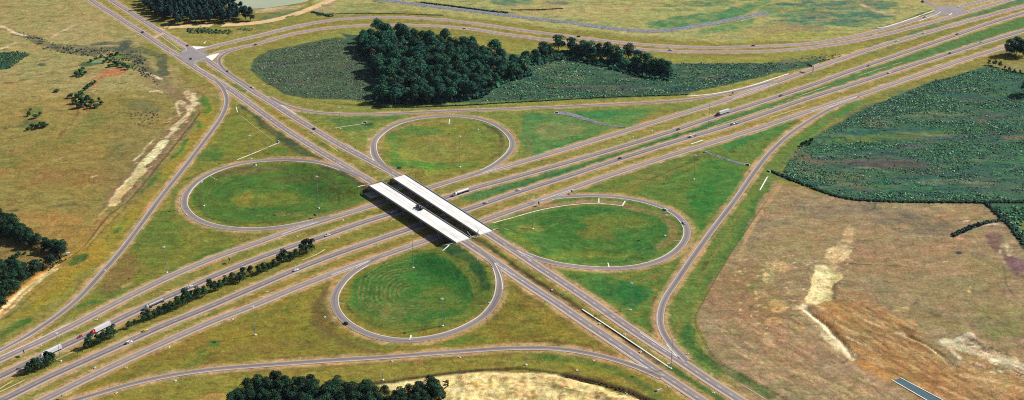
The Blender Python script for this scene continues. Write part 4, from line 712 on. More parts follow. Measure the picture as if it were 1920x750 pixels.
# tan verges and pavement footprints
lower = np.zeros(X.shape)
for key, r in ROADS.items():
    q = r['q']; nn = normals(q); m = 14
    for a in range(0, len(q)-1, 12):
        seg = q[a:a+13]; sl = window(seg[:, 0].min()-m, seg[:, 0].max()+m, seg[:, 1].min()-m, seg[:, 1].max()+m)
        x, y = X[sl], Y[sl]
        if x.size == 0: continue
        best = np.full(x.shape, 1e9); side = np.zeros(x.shape)
        for i in range(len(seg)-1):
            ax, ay = seg[i]; ex, ey = seg[i+1]-seg[i]; LL = ex*ex+ey*ey+1e-9
            t = np.clip(((x-ax)*ex+(y-ay)*ey)/LL, 0, 1); dx = x-ax-t*ex; dy = y-ay-t*ey; d = np.hypot(dx, dy)
            cr = dx*ey-dy*ex; up = d < best; best = np.where(up, d, best); side = np.where(up, np.sign(cr), side)
        wd = np.where(side > 0, r['wr'], r['wl']); tn = np.where(side > 0, r['tr'], r['tl'])
        e = best-wd; jig = (n3[sl]-0.5)*3.0+(n2[sl]-0.5)*3
        al = 1-sst(tn*0.45, tn*1.3+0.8, e+jig*0.9)
        cfade = 0.88*al*(1-0.5*sst(0.42, 0.62, n2[sl]))
        blend(sl, cfade, TAN)
        ed = 1-sst(0.0, 1.2, np.abs(e-tn*1.3)); blend(sl, ed*0.10, (96,84,50))
        lower[sl] = np.maximum(lower[sl], 1-sst(-0.6, 0.2, e))
    del q
# relief: embankment, small undulations
Z = height(X, Y)-0.28*lower
inner = (np.abs(X) < 760) & (Y > 700) & (Y < 2050)
rel = (fbm(X, Y, 18, 4)-0.5)*0.5*(1-sst(0, 1, lower*2))
# banks and spoil relief in the construction ground
def bump(pts, h, half, soft, kind='l', rough=0.0):
    w = np.array([P(*p) for p in pts]); m = soft+half+6
    sl = window(w[:, 0].min()-m, w[:, 0].max()+m, w[:, 1].min()-m, w[:, 1].max()+m)
    x = X[sl]+wx[sl]*3; y = Y[sl]+wy[sl]*3; d = sd_line(x, y, w)-half if kind == 'l' else sd_poly(x, y, w)
    k = 1-sst(-soft, soft, d); Z[sl] += k*(h+rough*(n3[sl]-0.5)+rough*1.4*(n2[sl]-0.5))
Z += rel*inner
bump([(860,708),(960,704),(1060,712),(1150,738),(1200,760),(1100,800),(860,790),(835,750)], 1.2, 0, 3, 'p', 4.0)
bump([(1512,578),(1545,603),(1575,636),(1600,668)], -2.0, 2.0, 3); bump([(1800,640),(1822,630),(1850,652),(1900,674)], 1.6, 2.0, 3, rough=2)
bump([(1700,628),(1740,646),(1788,688)], -1.6, 1.0, 2); bump([(1530,505),(1575,512),(1560,560),(1515,570)], -1.0, 0, 3, 'p', 2)
bump([(890,448),(960,496),(1060,563),(1170,638),(1240,688)], -1.4, 0.5, 3.5); bump([(118,488),(62,528),(0,590)], -1.5, 1, 3); bump([(372,212),(318,282),(245,372),(155,468)], -1.2, .5, 2)
bump([(1788,442),(1850,416),(1880,412)], -2.5, 1, 2.5); bump([(1050,704),(1150,726),(1230,756)], -2.0, 1, 2.5)
Z -= 0.28*0
V = np.column_stack([X.ravel(), Y.ravel(), Z.ravel()]); ny, nx = X.shape
ii = (np.arange(ny-1)[:, None]*nx+np.arange(nx-1)[None, :]).ravel()
Fg = np.stack([ii, ii+1, ii+nx+1, ii+nx], 1)
ground = np_mesh('ground', V, Fg, ground_mat(), np.clip(colr, 0, 1).reshape(-1, 3), smooth=True)
tag(ground, 'grass, scrub and bare earth ground of the whole interchange', 'ground', None, 'structure')
# ------------------------------------------------------------------ bridges
def deck_mat():
    m, nt, b = nmat('bridge_deck_concrete'); co = N(nt, 'ShaderNodeTexCoord').outputs['Object']
    mp = N(nt, 'ShaderNodeMapping'); mp.inputs['Scale'].default_value = (0.03, 0.6, 1); nt.links.new(co, mp.inputs[0])
    f = math_(nt, 'MULTIPLY', mrange(nt, noise_(nt, mp.outputs[0], 1.0, 4, 0.6).outputs['Fac'], .3, .7, .70, 1.12), mrange(nt, noise_(nt, co, 0.12, 5, 0.65).outputs['Fac'], .3, .7, .86, 1.08))
    sp = N(nt, 'ShaderNodeSeparateXYZ'); nt.links.new(co, sp.inputs[0]); y = sp.outputs[1]
    for yy, wd_, k in ((-1.9, .8, .80), (1.9, .8, .88)): f = math_(nt, 'MULTIPLY', f, mrange(nt, math_(nt, 'ABSOLUTE', math_(nt, 'SUBTRACT', y, yy)), .2, wd_+.4, k, 1.0))
    jt = math_(nt, 'LESS_THAN', math_(nt, 'FRACT', math_(nt, 'DIVIDE', math_(nt, 'ADD', sp.outputs[0], 500), 12.0)), 0.02)
    f = math_(nt, 'MULTIPLY', f, math_(nt, 'SUBTRACT', 1.0, math_(nt, 'MULTIPLY', jt, .2)))
    v = N(nt, 'ShaderNodeVectorMath', operation='SCALE'); v.inputs[0].default_value = (.58, .56, .53); nt.links.new(f, v.inputs['Scale']); nt.links.new(v.outputs[0], b.inputs['Base Color']); b.inputs['Roughness'].default_value = .8; return m
M_deck = deck_mat()
M_girder = simple('girder_concrete', (150, 148, 150), 0.85, var=0.1)
M_col = simple('pier_concrete', (190, 182, 170), 0.85, var=0.1)
M_joint = simple('dark_joint', (60, 58, 60), 0.8)
def bridge(label, c):
    c = [np.array(P0(u, v, HD)) for u, v in c]      # NW near side, NW far side, SE far side, SE near side
    nwl, nwr, ser, sel = c; mid = sum(c)/4
    ax = (ser-nwr)/np.hypot(*(ser-nwr)); yaw = math.atan2(ax[1], ax[0]); Lx = float(np.hypot(*(((ser+sel)-(nwl+nwr))/2))); Wd = abs(float(np.dot(nwl-nwr, (-ax[1], ax[0]))))
    root = empty('road_bridge', (mid[0], mid[1], 0), yaw); tag(root, label, 'bridge', 'twin bridges carrying the arterial over the freeway')
    h = Lx/2; w = Wd/2
    bm = bmesh.new(); box(bm, -h, h, -w, w, HD-0.35, HD+0.12); bm_obj('deck', bm, M_deck, root)
    for s in (-1, 1):
        bm = bmesh.new(); y = s*(w-0.22)
        box(bm, -h, h, y-0.22, y+0.22, HD+0.12, HD+0.55); box(bm, -h, h, y-0.13, y+0.13, HD+0.55, HD+0.95, 0.03); bm_obj('parapet', bm, M_kerb, root)
    for k in range(5):
        y = -w+1.3+k*(2*w-2.6)/4; bm = bmesh.new(); box(bm, -h+1, h-1, y-0.3, y+0.3, HD-1.75, HD-0.36); box(bm, -h+1, h-1, y-0.5, y+0.5, HD-1.95, HD-1.7); bm_obj('girder', bm, M_girder, root)
    for f in (-0.29, -0.095, 0.10, 0.295):
        x = f*2*h; cap = bm_obj('pier_cap', (lambda b: (box(b, x-0.7, x+0.7, -w+0.6, w-0.6, HD-3.1, HD-1.96, 0.08), b)[1])(bmesh.new()), M_col, root)
        for k in range(4):
            y = -w+2+k*(2*w-4)/3; bm = bmesh.new(); cyl(bm, (x, y, -0.5), (x, y, HD-3.1), 0.5, seg=14); bm_obj('column', bm, M_col, cap)
    for s in (-1, 1):
        bm = bmesh.new(); box(bm, s*h-0.9, s*h+0.9, -w-0.6, w+0.6, HD-4.0, HD-0.36)
        box(bm, s*h-0.2, s*h+0.6+0*s, -w-0.02, w+0.02, HD-0.36, HD+0.135); bm_obj('abutment', bm, M_col, root)
    for f in (-0.29, -0.095, 0.10, 0.295):
        bm = bmesh.new(); box(bm, f*2*h-0.09, f*2*h+0.09, -w+0.46, w-0.46, HD+0.121, HD+0.13); bm_obj('expansion_joint', bm, simple_joint, root)
    return root
simple_joint = simple('joint_strip', (196, 184, 170), 0.8)
bridge('near white concrete bridge deck with a dark truck on it', [(690.5,348.4),(717.5,341),(882,446),(856,456)])
bridge('far white concrete bridge deck, empty of traffic', [(733.5,333.8),(761,328),(925,432.5),(901,440.5)])
# paved abutment slopes
for nm, s0, s1 in (('northwest', 0.4, 15.0), ('southeast', LB-0.4, LB-15.0)):
    Vv = []; Fv = []
    ss = np.linspace(s0, s1, 6); tt = np.linspace(-27, 27, 14)
    for s in ss:
        for t in tt:
            p = A0+AX*s+NX*t; Vv.append((p[0], p[1], H1(p[0], p[1])+0.42))
    for i in range(5):
        for j in range(13): a = i*14+j; Fv.append([a, a+1, a+15, a+14])
    tag(mesh_obj('slope_paving', Vv, Fv, simple('slope_paving_concrete', (222,214,196), .85, var=.12)), 'concrete paving on the embankment slope beneath the bridge ends', 'slope paving', None, 'structure')
M_steel = simple('galvanised_steel', (214, 216, 214), 0.5, 0.3, var=0.05)
def guardrail(pts, label, z0=None):
    q = spline([P(*p) for p in pts], 1.5); root = empty('guardrail', (q[0][0], q[0][1], H1(*q[0]))); tag(root, label, 'guardrail', 'guardrails at the bridge ends')
    zz = float(root.location.z); Vv = []; Fv = []
    for i, (x, y) in enumerate(q):
        z = H1(x, y) if z0 is None else z0
        for dz in (0.45, 0.8): Vv.append((x-q[0][0], y-q[0][1], z-zz+dz))
    for i in range(len(q)-1): Fv.append([2*i, 2*i+2, 2*i+3, 2*i+1])
    r = mesh_obj('rail', Vv, Fv, M_steel, root); so_ = r.modifiers.new('th', 'SOLIDIFY'); so_.thickness = 0.3
    pm = None
    for i in range(0, len(q), 2):
        x, y = q[i]; z = H1(x, y)
        if pm is None:
            bm = bmesh.new(); box(bm, -0.08, 0.08, -0.08, 0.08, -0.2, 0.8); po = bm_obj('post', bm, M_steel, root); pm = po.data
        else: po = bpy.data.objects.new('post', pm); COL.objects.link(po); po.parent = root
        po.location = (x-q[0][0], y-q[0][1], z-zz)
guardrail([(716,341.5),(720,336.5),(727,334),(734,334.5)], 'white curved guardrail joining the two bridge decks at their upper left ends', HD)
guardrail([(876,446),(886,447.5),(895,446.5),(898,440)], 'white curved guardrail joining the two bridge decks at their lower right ends', HD)
# ------------------------------------------------------------------ vehicles
PAINTS = {'white': (236,238,240), 'silver': (188,192,198), 'dark': (38,40,50), 'black': (22,22,26), 'red': (200,36,44), 'yellow': (240,206,40), 'green': (40,84,70), 'maroon': (92,40,58), 'cream': (236,226,200)}
def paint_mat(n):
    m, nt, b = nmat('paint_'+n); b.inputs['Base Color'].default_value = (*alb(PAINTS[n]), 1); b.inputs['Roughness'].default_value = 0.35; b.inputs['Coat Weight'].default_value = 0.4; return m
PM = {k: paint_mat(k) for k in PAINTS}
M_glass, _nt, _b = nmat('car_glass'); _b.inputs['Base Color'].default_value = (0.01, 0.013, 0.018, 1); _b.inputs['Roughness'].default_value = 0.08
M_tyre = simple('tyre_rubber', (40, 38, 40), 0.9); M_chrome = simple('polished_tank_steel', (215, 220, 226), 0.22, 0.6, var=0.03); M_lamp, _nt, _b = nmat('lamp_lens'); _b.inputs['Base Color'].default_value = (0.7, 0.7, 0.68, 1)
def prism(bm, prof, y0, y1):       # prof: list of (x,z) outline, extruded in y
    a = [bm.verts.new((x, y0, z)) for x, z in prof]; b = [bm.verts.new((x, y1, z)) for x, z in prof]; n = len(prof)
    bm.faces.new(a[::-1]); bm.faces.new(b)
    for i in range(n): bm.faces.new((a[i], a[(i+1) % n], b[(i+1) % n], b[i]))
def wheels(root, xs, hw, r=0.33, w=0.24, name='wheel'):
    me = None
    for x in xs:
        for s in (-1, 1):
            if me is None:
                bm = bmesh.new(); cyl(bm, (0, -w/2, 0), (0, w/2, 0), r, seg=14); o = bm_obj(name, bm, M_tyre, root); me = o.data
            else: o = bpy.data.objects.new(name, me); COL.objects.link(o); o.parent = root
            o.location = (x, s*hw, r)
def make_car(kind):
    root = empty(kind, (0, 0, 0)); p = {}
    Lh = {'car': 2.4, 'van': 2.6, 'pickup_truck': 2.8}[kind]; W_ = 0.92 if kind == 'car' else 0.98
    body = {'car': [(-2.4,.3),(-2.4,.85),(-2.2,.95),(-1.3,.98),(1.0,.95),(2.2,.78),(2.4,.6),(2.4,.3)],
            'van': [(-2.6,.35),(-2.6,1.05),(1.3,1.1),(2.45,.9),(2.6,.7),(2.6,.35)],
            'pickup_truck': [(-2.8,.45),(-2.8,1.1),(-0.75,1.1),(-0.75,1.12),(1.3,1.12),(2.65,1.0),(2.8,.8),(2.8,.45)]}[kind]
    bm = bmesh.new(); prism(bm, body, -W_, W_); bmesh.ops.bevel(bm, geom=bm.edges[:], offset=0.06, segments=2, affect='EDGES'); p['body'] = bm_obj('body', bm, PM['white'], root, True)
    cab = {'car': [(-1.7,.96),(-1.15,1.36),(0.35,1.38),(1.1,.95)], 'van': [(-2.5,1.06),(-2.35,1.75),(0.6,1.78),(1.5,1.08)], 'pickup_truck': [(-0.75,1.11),(-0.6,1.75),(0.5,1.77),(1.25,1.11)]}[kind]
    bm = bmesh.new(); prism(bm, cab, -W_+.1, W_-.1); bm_obj('windows', bm, M_glass, root)
    x0, x1, z = cab[1][0], cab[2][0], cab[1][1]
    bm = bmesh.new(); box(bm, x0-.05, x1+.05, -W_+.08, W_-.08, z-.04, z+.07, 0.03); p['roof'] = bm_obj('roof', bm, PM['white'], root)
    if kind == 'pickup_truck':
        bm = bmesh.new(); box(bm, -2.7, -0.85, -W_+.12, W_-.12, 1.09, 1.125); bm_obj('cargo_bed', bm, M_tyre, root)
    wheels(root, (-Lh*.6, Lh*.6), W_-.08)
    for s in (-1, 1):
        bm = bmesh.new(); box(bm, Lh-.06, Lh+.02, s*.68-.18, s*.68+.18, .6, .78); bm_obj('headlight', bm, M_lamp, root)
    return root
def make_semi(trailer):
    root = empty('semi_truck', (0, 0, 0))
    bm = bmesh.new(); prism(bm, [(6.0,.9),(6.0,3.2),(6.3,3.6),(8.0,2.95),(8.35,2.1),(10.0,1.85),(10.2,1.5),(10.2,.55),(6.0,.55)], -1.15, 1.15); bmesh.ops.bevel(bm, geom=bm.edges[:], offset=0.09, segments=2, affect='EDGES'); bm_obj('cab', bm, PM['white'], root, True)
    bm = bmesh.new(); prism(bm, [(7.75,2.15),(7.98,2.85),(8.28,2.15)][::-1], -1.0, 1.0); box(bm, 7.1, 7.9, -1.17, 1.17, 2.05, 2.7); bm_obj('windscreen', bm, M_glass, root)
    bm = bmesh.new(); box(bm, 3.2, 6.0, -.5, .5, .75, 1.05); bm_obj('chassis', bm, M_tyre, root)
    if trailer == 'box':
        bm = bmesh.new(); box(bm, -9.2, 5.4, -1.28, 1.28, 1.15, 4.05, 0.06); box(bm, -9.25, -9.15, -1.2, 1.2, 1.2, 3.98); bm_obj('trailer', bm, PM['white'], root)
    else:
        bm = bmesh.new(); cyl(bm, (-8.0, 0, 2.35), (5.2, 0, 2.35), 1.12, seg=24); cyl(bm, (5.2, 0, 2.35), (5.55, 0, 2.35), 1.12, .75, seg=24); cyl(bm, (-8.0, 0, 2.35), (-8.35, 0, 2.35), 1.12, .75, seg=24)
        for x in (-5, -1.5, 2): cyl(bm, (x, 0, 3.4), (x, 0, 3.7), .35)
        box(bm, -7.8, 4.6, -.18, .18, 3.45, 3.52); bm_obj('trailer', bm, M_chrome, root, False)
    bm = bmesh.new(); box(bm, -9.0, 5.2, -.55, .55, .95, 1.16); box(bm, -2.5, -2.3, -1.2, 1.2, .45, 1.1); bm_obj('trailer_frame', bm, M_tyre, root)
    wheels(root, (-8.2, -6.9, 3.6, 4.8, 9.2), 1.02, .52, .5)
    for s in (-1, 1):
        bm = bmesh.new(); cyl(bm, (6.5, s*1.05, 1.4), (6.5, s*1.05, 3.9), .09, seg=8); bm_obj('exhaust_stack', bm, M_chrome, root)
    return root
PROTO = {'car': make_car('car'), 'van': make_car('van'), 'pickup': make_car('pickup_truck'), 'semi': make_semi('box'), 'tanker': make_semi('tank')}
USED = set()
def heading(u, v, key, rev):
    q = ROADS[key]['q']; p = np.array(P(u, v)); i = int(np.argmin(np.hypot(*(q-p).T))); i = min(max(i, 1), len(q)-2); t = q[i+1]-q[i-1]; t = -t if rev else t
    return math.atan2(t[1], t[0])
def put(kind, u, v, yaw, color, label, cat, z=None, group='vehicles on the interchange roads', roof=None):
    if kind in USED: r = copy_tree(PROTO[kind])
    else: r = PROTO[kind]; USED.add(kind)
    zz = z
    if z is None: x, y = P(u, v); zz = H1(x, y)+0.16
    else: x, y = P0(u, v, z)
    r.location = (x, y, zz); r.rotation_euler = (0, 0, yaw); tag(r, label, cat, group)
    for ch in r.children:
        if ch.type == 'MESH' and ch.name.split('.')[0] in ('body', 'cab', 'roof') :
            c = roof if (roof and ch.name.startswith('roof')) else color
            for s in ch.material_slots: s.link = 'OBJECT'; s.material = PM[c]
    return r
# kind, px, road, reversed?, colour, label
VEH = [('semi',188.5,620,'main_n',1,'red','articulated truck with red cab and long white box trailer'),
 ('semi',95,664,'main_n',1,'white','all white articulated truck beside the clump of median trees'),
 ('tanker',290,573,'main_n',1,'silver','silver tanker truck passing the row of median trees'),
 ('tanker2',865,363,'main_n',1,'white','white tanker truck just beyond the far bridge deck'),
 ('semi',1355,214,'main_n',1,'maroon','articulated truck with dark maroon cab and white trailer'),
 ('car',151,632,'main_n',1,'red','small red car driving ahead of the red truck'),
 ('car',272,620.5,'main_s',0,'yellow','yellow car on the near carriageway below the median trees'),
 ('van',242.5,643,'main_s',0,'white','white van behind the yellow car'),
 ('car',356,538.5,'main_n',1,'white','white car following the silver tanker'),
 ('car',614,442,'main_n',1,'white','white car driving away from the bridge shadow on the left'),
 ('car',554.5,507.5,'main_s',0,'white','white car beside the last clump of median trees'),
 ('car',737,399,'main_n',1,'white','white car emerging from the edge of the bridge shadow'),
 ('car',911,381,'main_s',0,'silver','silver car to the right of the far bridge deck'),
 ('car',972,357,'main_s',0,'white','white car past the bridge at the head of the right loop'),
 ('car',1163,297.5,'main_s',0,'black','black car alone on the near carriageway'),
 ('van',1296,257,'main_s',0,'white','white van of a close pair of vehicles'),
 ('car',1302,255,'main_s',0,'dark','dark car with pale roof leading a white van'),
 ('pickup',1374,233.5,'main_s',0,'white','white pickup below the maroon truck'),
 ('car',1380.5,231.5,'main_s',0,'dark','dark car with white roof leading the white pickup'),
 ('car',1272,243.5,'main_n',1,'dark','small dark car left of the maroon truck'),
 ('car',1464,180,'main_n',1,'dark','dark car where the far ramp joins the freeway'),
 ('car',1667,137,'main_s',0,'white','white car halfway up the freeway at the right'),
 ('car',1629,124,'main_n',1,'dark','dark car across the median from the white one'),
 ('car',1782,100,'main_s',0,'green','dark green car below the top right junction'),
 ('car',1840,80,'main_s',0,'silver','silver car approaching the lone big tree'),
 ('car',1795,64.5,'main_n',1,'black','black car straight below the top right junction'),
 ('car',1732,63,'cd_n',1,'white','white car on the far collector road at the right'),
 ('car',1682,78,'cd_n',1,'white','second white car further along the far collector road'),
 ('pickup',1734,33,'sec_n',1,'white','white pickup approaching the top right junction'),
 ('car',1798,13,'sec_n',1,'white','white car waiting in the top right junction'),
 ('van',1730,4,'side',0,'dark','dark van on the side road at the top right'),
 ('car',1085,69,'sec_n',1,'black','black car on the curving highway above the tree row'),
 ('car',1257,94.5,'sec_s',0,'white','white car on the curving highway beyond the tree row'),
 ('car',1412,86.5,'sec_n',1,'maroon','dark red car on the upper curving carriageway'),
 ('car',872,54,'sec_s',0,'white','white car on the curving highway behind the wood'),
 ('car',480,84.5,'sec_s',0,'black','black car on the curving highway near the left junction'),
 ('car',268,61,'art_w1',0,'black','black car heading down to the left junction'),
 ('car',352,86,'art_e1',0,'dark','dark car stopped at the top of the left junction'),
 ('car',358,111,'art_w1',0,'maroon','maroon car crossing the left junction'),
 ('car',427.5,134,'turn',0,'silver','silver car in the slip lane of the left junction'),
 ('car',473,164.5,'art_e1',0,'white','white car past the slip lane below the left junction'),
 ('car',589,242,'art_e1',1,'black','black car on the arterial above the far loop'),
 ('car',1247,393.5,'loop_e',0,'white','white car on the far side of the right loop'),
 ('car',1282,419,'loop_e',0,'silver','silver car at the right end of the right loop'),
 ('car',649,607,'loop_s',0,'black','black car on the left side of the near loop')]
PROTO['tanker2'] = PROTO['tanker']
for k, u, v, key, rev, c, lab in VEH:
    kk = 'tanker' if k == 'tanker2' else k
    r = put(kk, u, v, heading(u, v, key, rev), c, lab, {'semi': 'truck', 'tanker': 'truck', 'tanker2': 'truck', 'van': 'van', 'pickup': 'pickup truck', 'car': 'car'}[k], roof='white' if 'pale roof' in lab or 'white roof' in lab else None)
    if k == 'tanker2':
        for ch in r.children:
            if ch.name.startswith('trailer') and not ch.name.startswith('trailer_frame'):
                for s in ch.material_slots: s.link = 'OBJECT'; s.material = PM['white']
# dark flatbed lorry on the near deck
t = empty('flatbed_truck', (*P0(786, 391, HD), HD+0.14), math.atan2(-AX[1], -AX[0])); tag(t, 'dark truck with pale load standing on the near bridge deck', 'truck')
bm = bmesh.new(); prism(bm, [(1.4,.6),(1.4,3.0),(3.0,3.0),(3.4,2.0),(4.6,1.8),(4.6,.6)], -1.2, 1.2); bmesh.ops.bevel(bm, geom=bm.edges[:], offset=0.08, segments=2, affect='EDGES'); bm_obj('cab', bm, PM['dark'], t)
bm = bmesh.new(); box(bm, 2.0, 2.9, -1.22, 1.22, 1.9, 2.6); bm_obj('windows', bm, M_glass, t)
bm = bmesh.new(); box(bm, -5.2, 1.2, -1.25, 1.25, .9, 1.3); box(bm, -5.2, 1.2, -1.25, -1.15, 1.3, 2.4); box(bm, -5.2, 1.2, 1.15, 1.25, 1.3, 2.4); box(bm, -5.2, -5.1, -1.15, 1.15, 1.3, 2.4); bm_obj('cargo_bed', bm, PM['black'], t)
bm = bmesh.new(); box(bm, -1.2, -.1, -.6, .6, 1.3, 3.1, .1); box(bm, -4.2, -3.0, -.8, .4, 1.3, 2.7, .1); bm_obj('load', bm, PM['silver'], t)
bm = bmesh.new(); cyl(bm, (-2.4, 0, 1.3), (-2.4, 0, 3.3), .2); cyl(bm, (-2.4, 0, 3.3), (.8, .3, 4.9), .16); bm_obj('crane_arm', bm, PM['black'], t)
wheels(t, (-3.9, -2.6, 3.4), 1.05, .5, .4)
# ------------------------------------------------------------------ high-mast lights
M_pole = simple('mast_galvanised', (176, 190, 190), 0.5, 0.3, var=0.05); M_head = simple('luminaire_white', (250, 250, 250), 0.4, var=0.02)
def mast(u, v, vtop, label, ring=True):
    x, y = P(u, v); z0 = H1(x, y); lo, hi = 2, 60
    for _ in range(30):
        m = (lo+hi)/2
        if px(x, y, z0+m)[1] > vtop: lo = m
        else: hi = m
    h = lo; root = empty('high_mast_light', (x, y, z0), random.random()*3); tag(root, label, 'light pole', 'tall light poles of the interchange')
    bm = bmesh.new(); cyl(bm, (0, 0, 0.4), (0, 0, h), .27, .12, 12); bm_obj('pole', bm, M_pole, root)
    bm = bmesh.new(); cyl(bm, (0, 0, -0.3), (0, 0, 0.5), 1.0, .9, 14); bm_obj('base', bm, M_conc, root)
    if ring:
        bm = bmesh.new(); bmesh.ops.create_cone(bm, cap_ends=False, segments=20, radius1=.75, radius2=.75, depth=.25, matrix=Matrix.Translation((0, 0, h-.3))); cyl(bm, (0, 0, h-.1), (0, 0, h+.35), .3, .2)
        for k in range(3): a = k*math.pi/3; cyl(bm, (math.cos(a)*.75, math.sin(a)*.75, h-.3), (-math.cos(a)*.75, -math.sin(a)*.75, h-.3), .05, seg=6)
        rg = bm_obj('luminaire_ring', bm, M_head, root); me = None
        for k in range(8):
            a = k*math.pi/4
            if me is None: bm = bmesh.new(); cyl(bm, (0, 0, -.35), (0, 0, .12), .34, .16, 10); o = bm_obj('lamp', bm, M_head, rg); me = o.data
            else: o = bpy.data.objects.new('lamp', me); COL.objects.link(o); o.parent = rg
            o.location = (math.cos(a)*1.05, math.sin(a)*1.05, h-.35)
    else:
        bm = bmesh.new(); cyl(bm, (0, 0, h-.1), (1.6, 0, h+.2), .06); bm_obj('arm', bm, M_pole, root)
        bm = bmesh.new(); box(bm, 1.3, 2.3, -.2, .2, h+.05, h+.28, .05); bm_obj('lamp', bm, M_head, root)
for a in [(114,677,624,'high light mast in the median beside the white truck'),(313,511,462,'high light mast in the grass triangle left of the left loop'),(478.7,627.7,574.5,'high light mast left of the near loop'),
 (382.5,386,340,'high light mast at the left end of the left loop field'),(597.8,390.5,330,'high light mast in the right part of the left loop field'),(862.5,313,255,'high light mast inside the far loop'),
 (638,241,200,'high light mast beside the cream drain left of the far loop'),(896.5,243,200,'high light mast straddling the upper right kerb of the far loop'),(471.5,298,253,'high light mast above the left loop'),
 (999,429,368,'high light mast at the left end of the right loop field'),(1247,442,402,'high light mast inside the right end of the right loop'),(1181.8,581,529.5,'high light mast in the dark green triangle below the right loop'),
 (830,611,559,'high light mast in the lower part of the near loop field'),(775,502,437,'high light mast at the top of the near loop field'),(1258,691,636,'high light mast at the end of the long white median drain'),
 (1301,336,290,'high light mast in the grass left of the right outer ramp'),(1328,241,194,'high light mast between the far ramp and the white truck')]: mast(*a)
mast(1175,737.5,717,'short light pole beside the bottom arterial', False); mast(717.6,712.5,695.5,'short light pole below the bottom ramp', False); mast(986.5,684,663,'short light pole above the pale dirt at the bottom', False); mast(1523,139,122,'short light pole beside the green cantilever sign', False)
# ------------------------------------------------------------------ road signs
M_green = simple('sign_green', (16, 140, 122), 0.5, var=0.04); M_back = simple('sign_back_grey', (70, 82, 88), 0.6, var=0.05); M_red = simple('sign_white', (240, 240, 240), 0.5)
def sign(u, v, yaw, w, h, zb, label, front=M_green, cant=False):
    x, y = P(u, v); root = empty('road_sign', (x, y, H1(x, y)), yaw); tag(root, label, 'road sign', 'road signs on the verges')
    bm = bmesh.new(); box(bm, -.05, 0.05, -w/2, w/2, zb, zb+h); p = bm_obj('sign_panel', bm, front, root)
    bm = bmesh.new(); box(bm, -.12, -.055, -w/2+.02, w/2-.02, zb+.02, zb+h-.02); bm_obj('panel_back', bm, M_back, root)
    if front is M_green:
        bm = bmesh.new()
        for a in ((-w/2+.1, w/2-.1, zb+.1, zb+.18), (-w/2+.1, w/2-.1, zb+h-.18, zb+h-.1), (-w/2+.1, -w/2+.18, zb+.18, zb+h-.18), (w/2-.18, w/2-.1, zb+.18, zb+h-.18)): box(bm, .052, .06, *a)
        bm_obj('panel_border', bm, M_red, root)
    if cant:
        bm = bmesh.new(); cyl(bm, (-.4, -w/2-2.2, 0), (-.4, -w/2-2.2, zb+h), .22); bm_obj('post', bm, M_steel, root)
        bm = bmesh.new(); cyl(bm, (-.4, -w/2-2.2, zb+h*.7), (-.4, w/2, zb+h*.7), .14); cyl(bm, (-.4, -w/2-2.2, zb+h*.25), (-.4, w/2, zb+h*.25), .14); bm_obj('arm', bm, M_steel, root)
    else:
        for s in ((-1, 1) if w > 1.2 else (0,)):
            bm = bmesh.new(); cyl(bm, (-.2, s*w*.32, -.3), (-.2, s*w*.32, zb+h*.9), .1 if w > 1.2 else .06); bm_obj('post', bm, M_steel, root)
fy = math.atan2(-AX[1], -AX[0])
fw = heading(900, 350, 'main_n', 0)
sign(748,321,math.atan2(AX[1],AX[0])-0.25,4.2,2.8,2.2,'green road sign at the upper left corner of the far bridge')
sign(1517,134,heading(1520,150,'main_n',0)-math.pi*0+0.0,8.0,3.2,6.0,'large green cantilever sign over the far ramp merge',cant=True)
sign(46,667,fw,3.2,2.6,2.6,'dark backed road sign between the freeway and far collector at the left')
sign(430.5,493,fw,3.0,2.6,2.4,'dark road sign on the verge above the median tree row')
sign(590.5,409,fw+.3,2.6,2.2,2.2,'teal road sign at the merge of the left loop')
sign(1010,386,fw+math.pi,2.2,2.4,1.8,'dark road sign at the start of the right loop ramp')
sign(1072,363,fw+math.pi,2.4,1.8,1.8,'small dark sign on the verge where the right loop diverges')
sign(1373.5,178,fw,2.2,1.8,1.8,'small dark sign between far ramp and collector at the merge')
sign(1754.5,154,fw,2.2,1.8,1.8,'pale road sign at the edge of the green scrub field',M_red)
sign(895.3,492,fy+math.pi,1.0,1.6,2.4,'narrow white sign post beside the near loop exit',M_red)
sign(116.5,748,fw+math.pi,1.8,1.5,2.0,'small sign at the bottom edge near the collector road')
# ------------------------------------------------------------------ inlets and headwalls
inl = None
for u, v in [(501,547.7),(557,443),(643,413),(635,446),(1029,304.6),(1222,246),(1186,256.5),(1269,279),(1106,205.6),(1497,223.6),(1810,133),(196,507),(180.5,599.6),(76.5,648),(178,689.4),(237,690),(328.5,714),(217.6,737),(436.6,599),(316,651),(609,594.6),(862,669.8),(735.6,677.8),(1113.5,676),(1082,694.8),(1254.6,726),(1338,736.7),(1123.5,607),(1200.7,659.8),(1171,627),(1253,682),(494,159),(349.5,402),(918,568),(1035,544),(1289,664)]:
    if inl is None:
        r = empty('drop_inlet', (0, 0, 0)); bm = bmesh.new(); box(bm, -.9, .9, -.75, .75, -.3, .35, .06); bm_obj('concrete_box', bm, M_conc, r); bm = bmesh.new(); box(bm, -.5, .5, -.4, .4, .352, .4); bm_obj('grate', bm, M_joint, r); inl = r
    else: r = copy_tree(inl)
    x, y = P(u, v); r.location = (x, y, H1(x, y)+.1); r.rotation_euler = (0, 0, random.random()*3)
    tag(r, 'small pale concrete drainage inlet box in the roadside grass', 'drainage inlet', 'concrete drop inlets in the grass')
hw = None
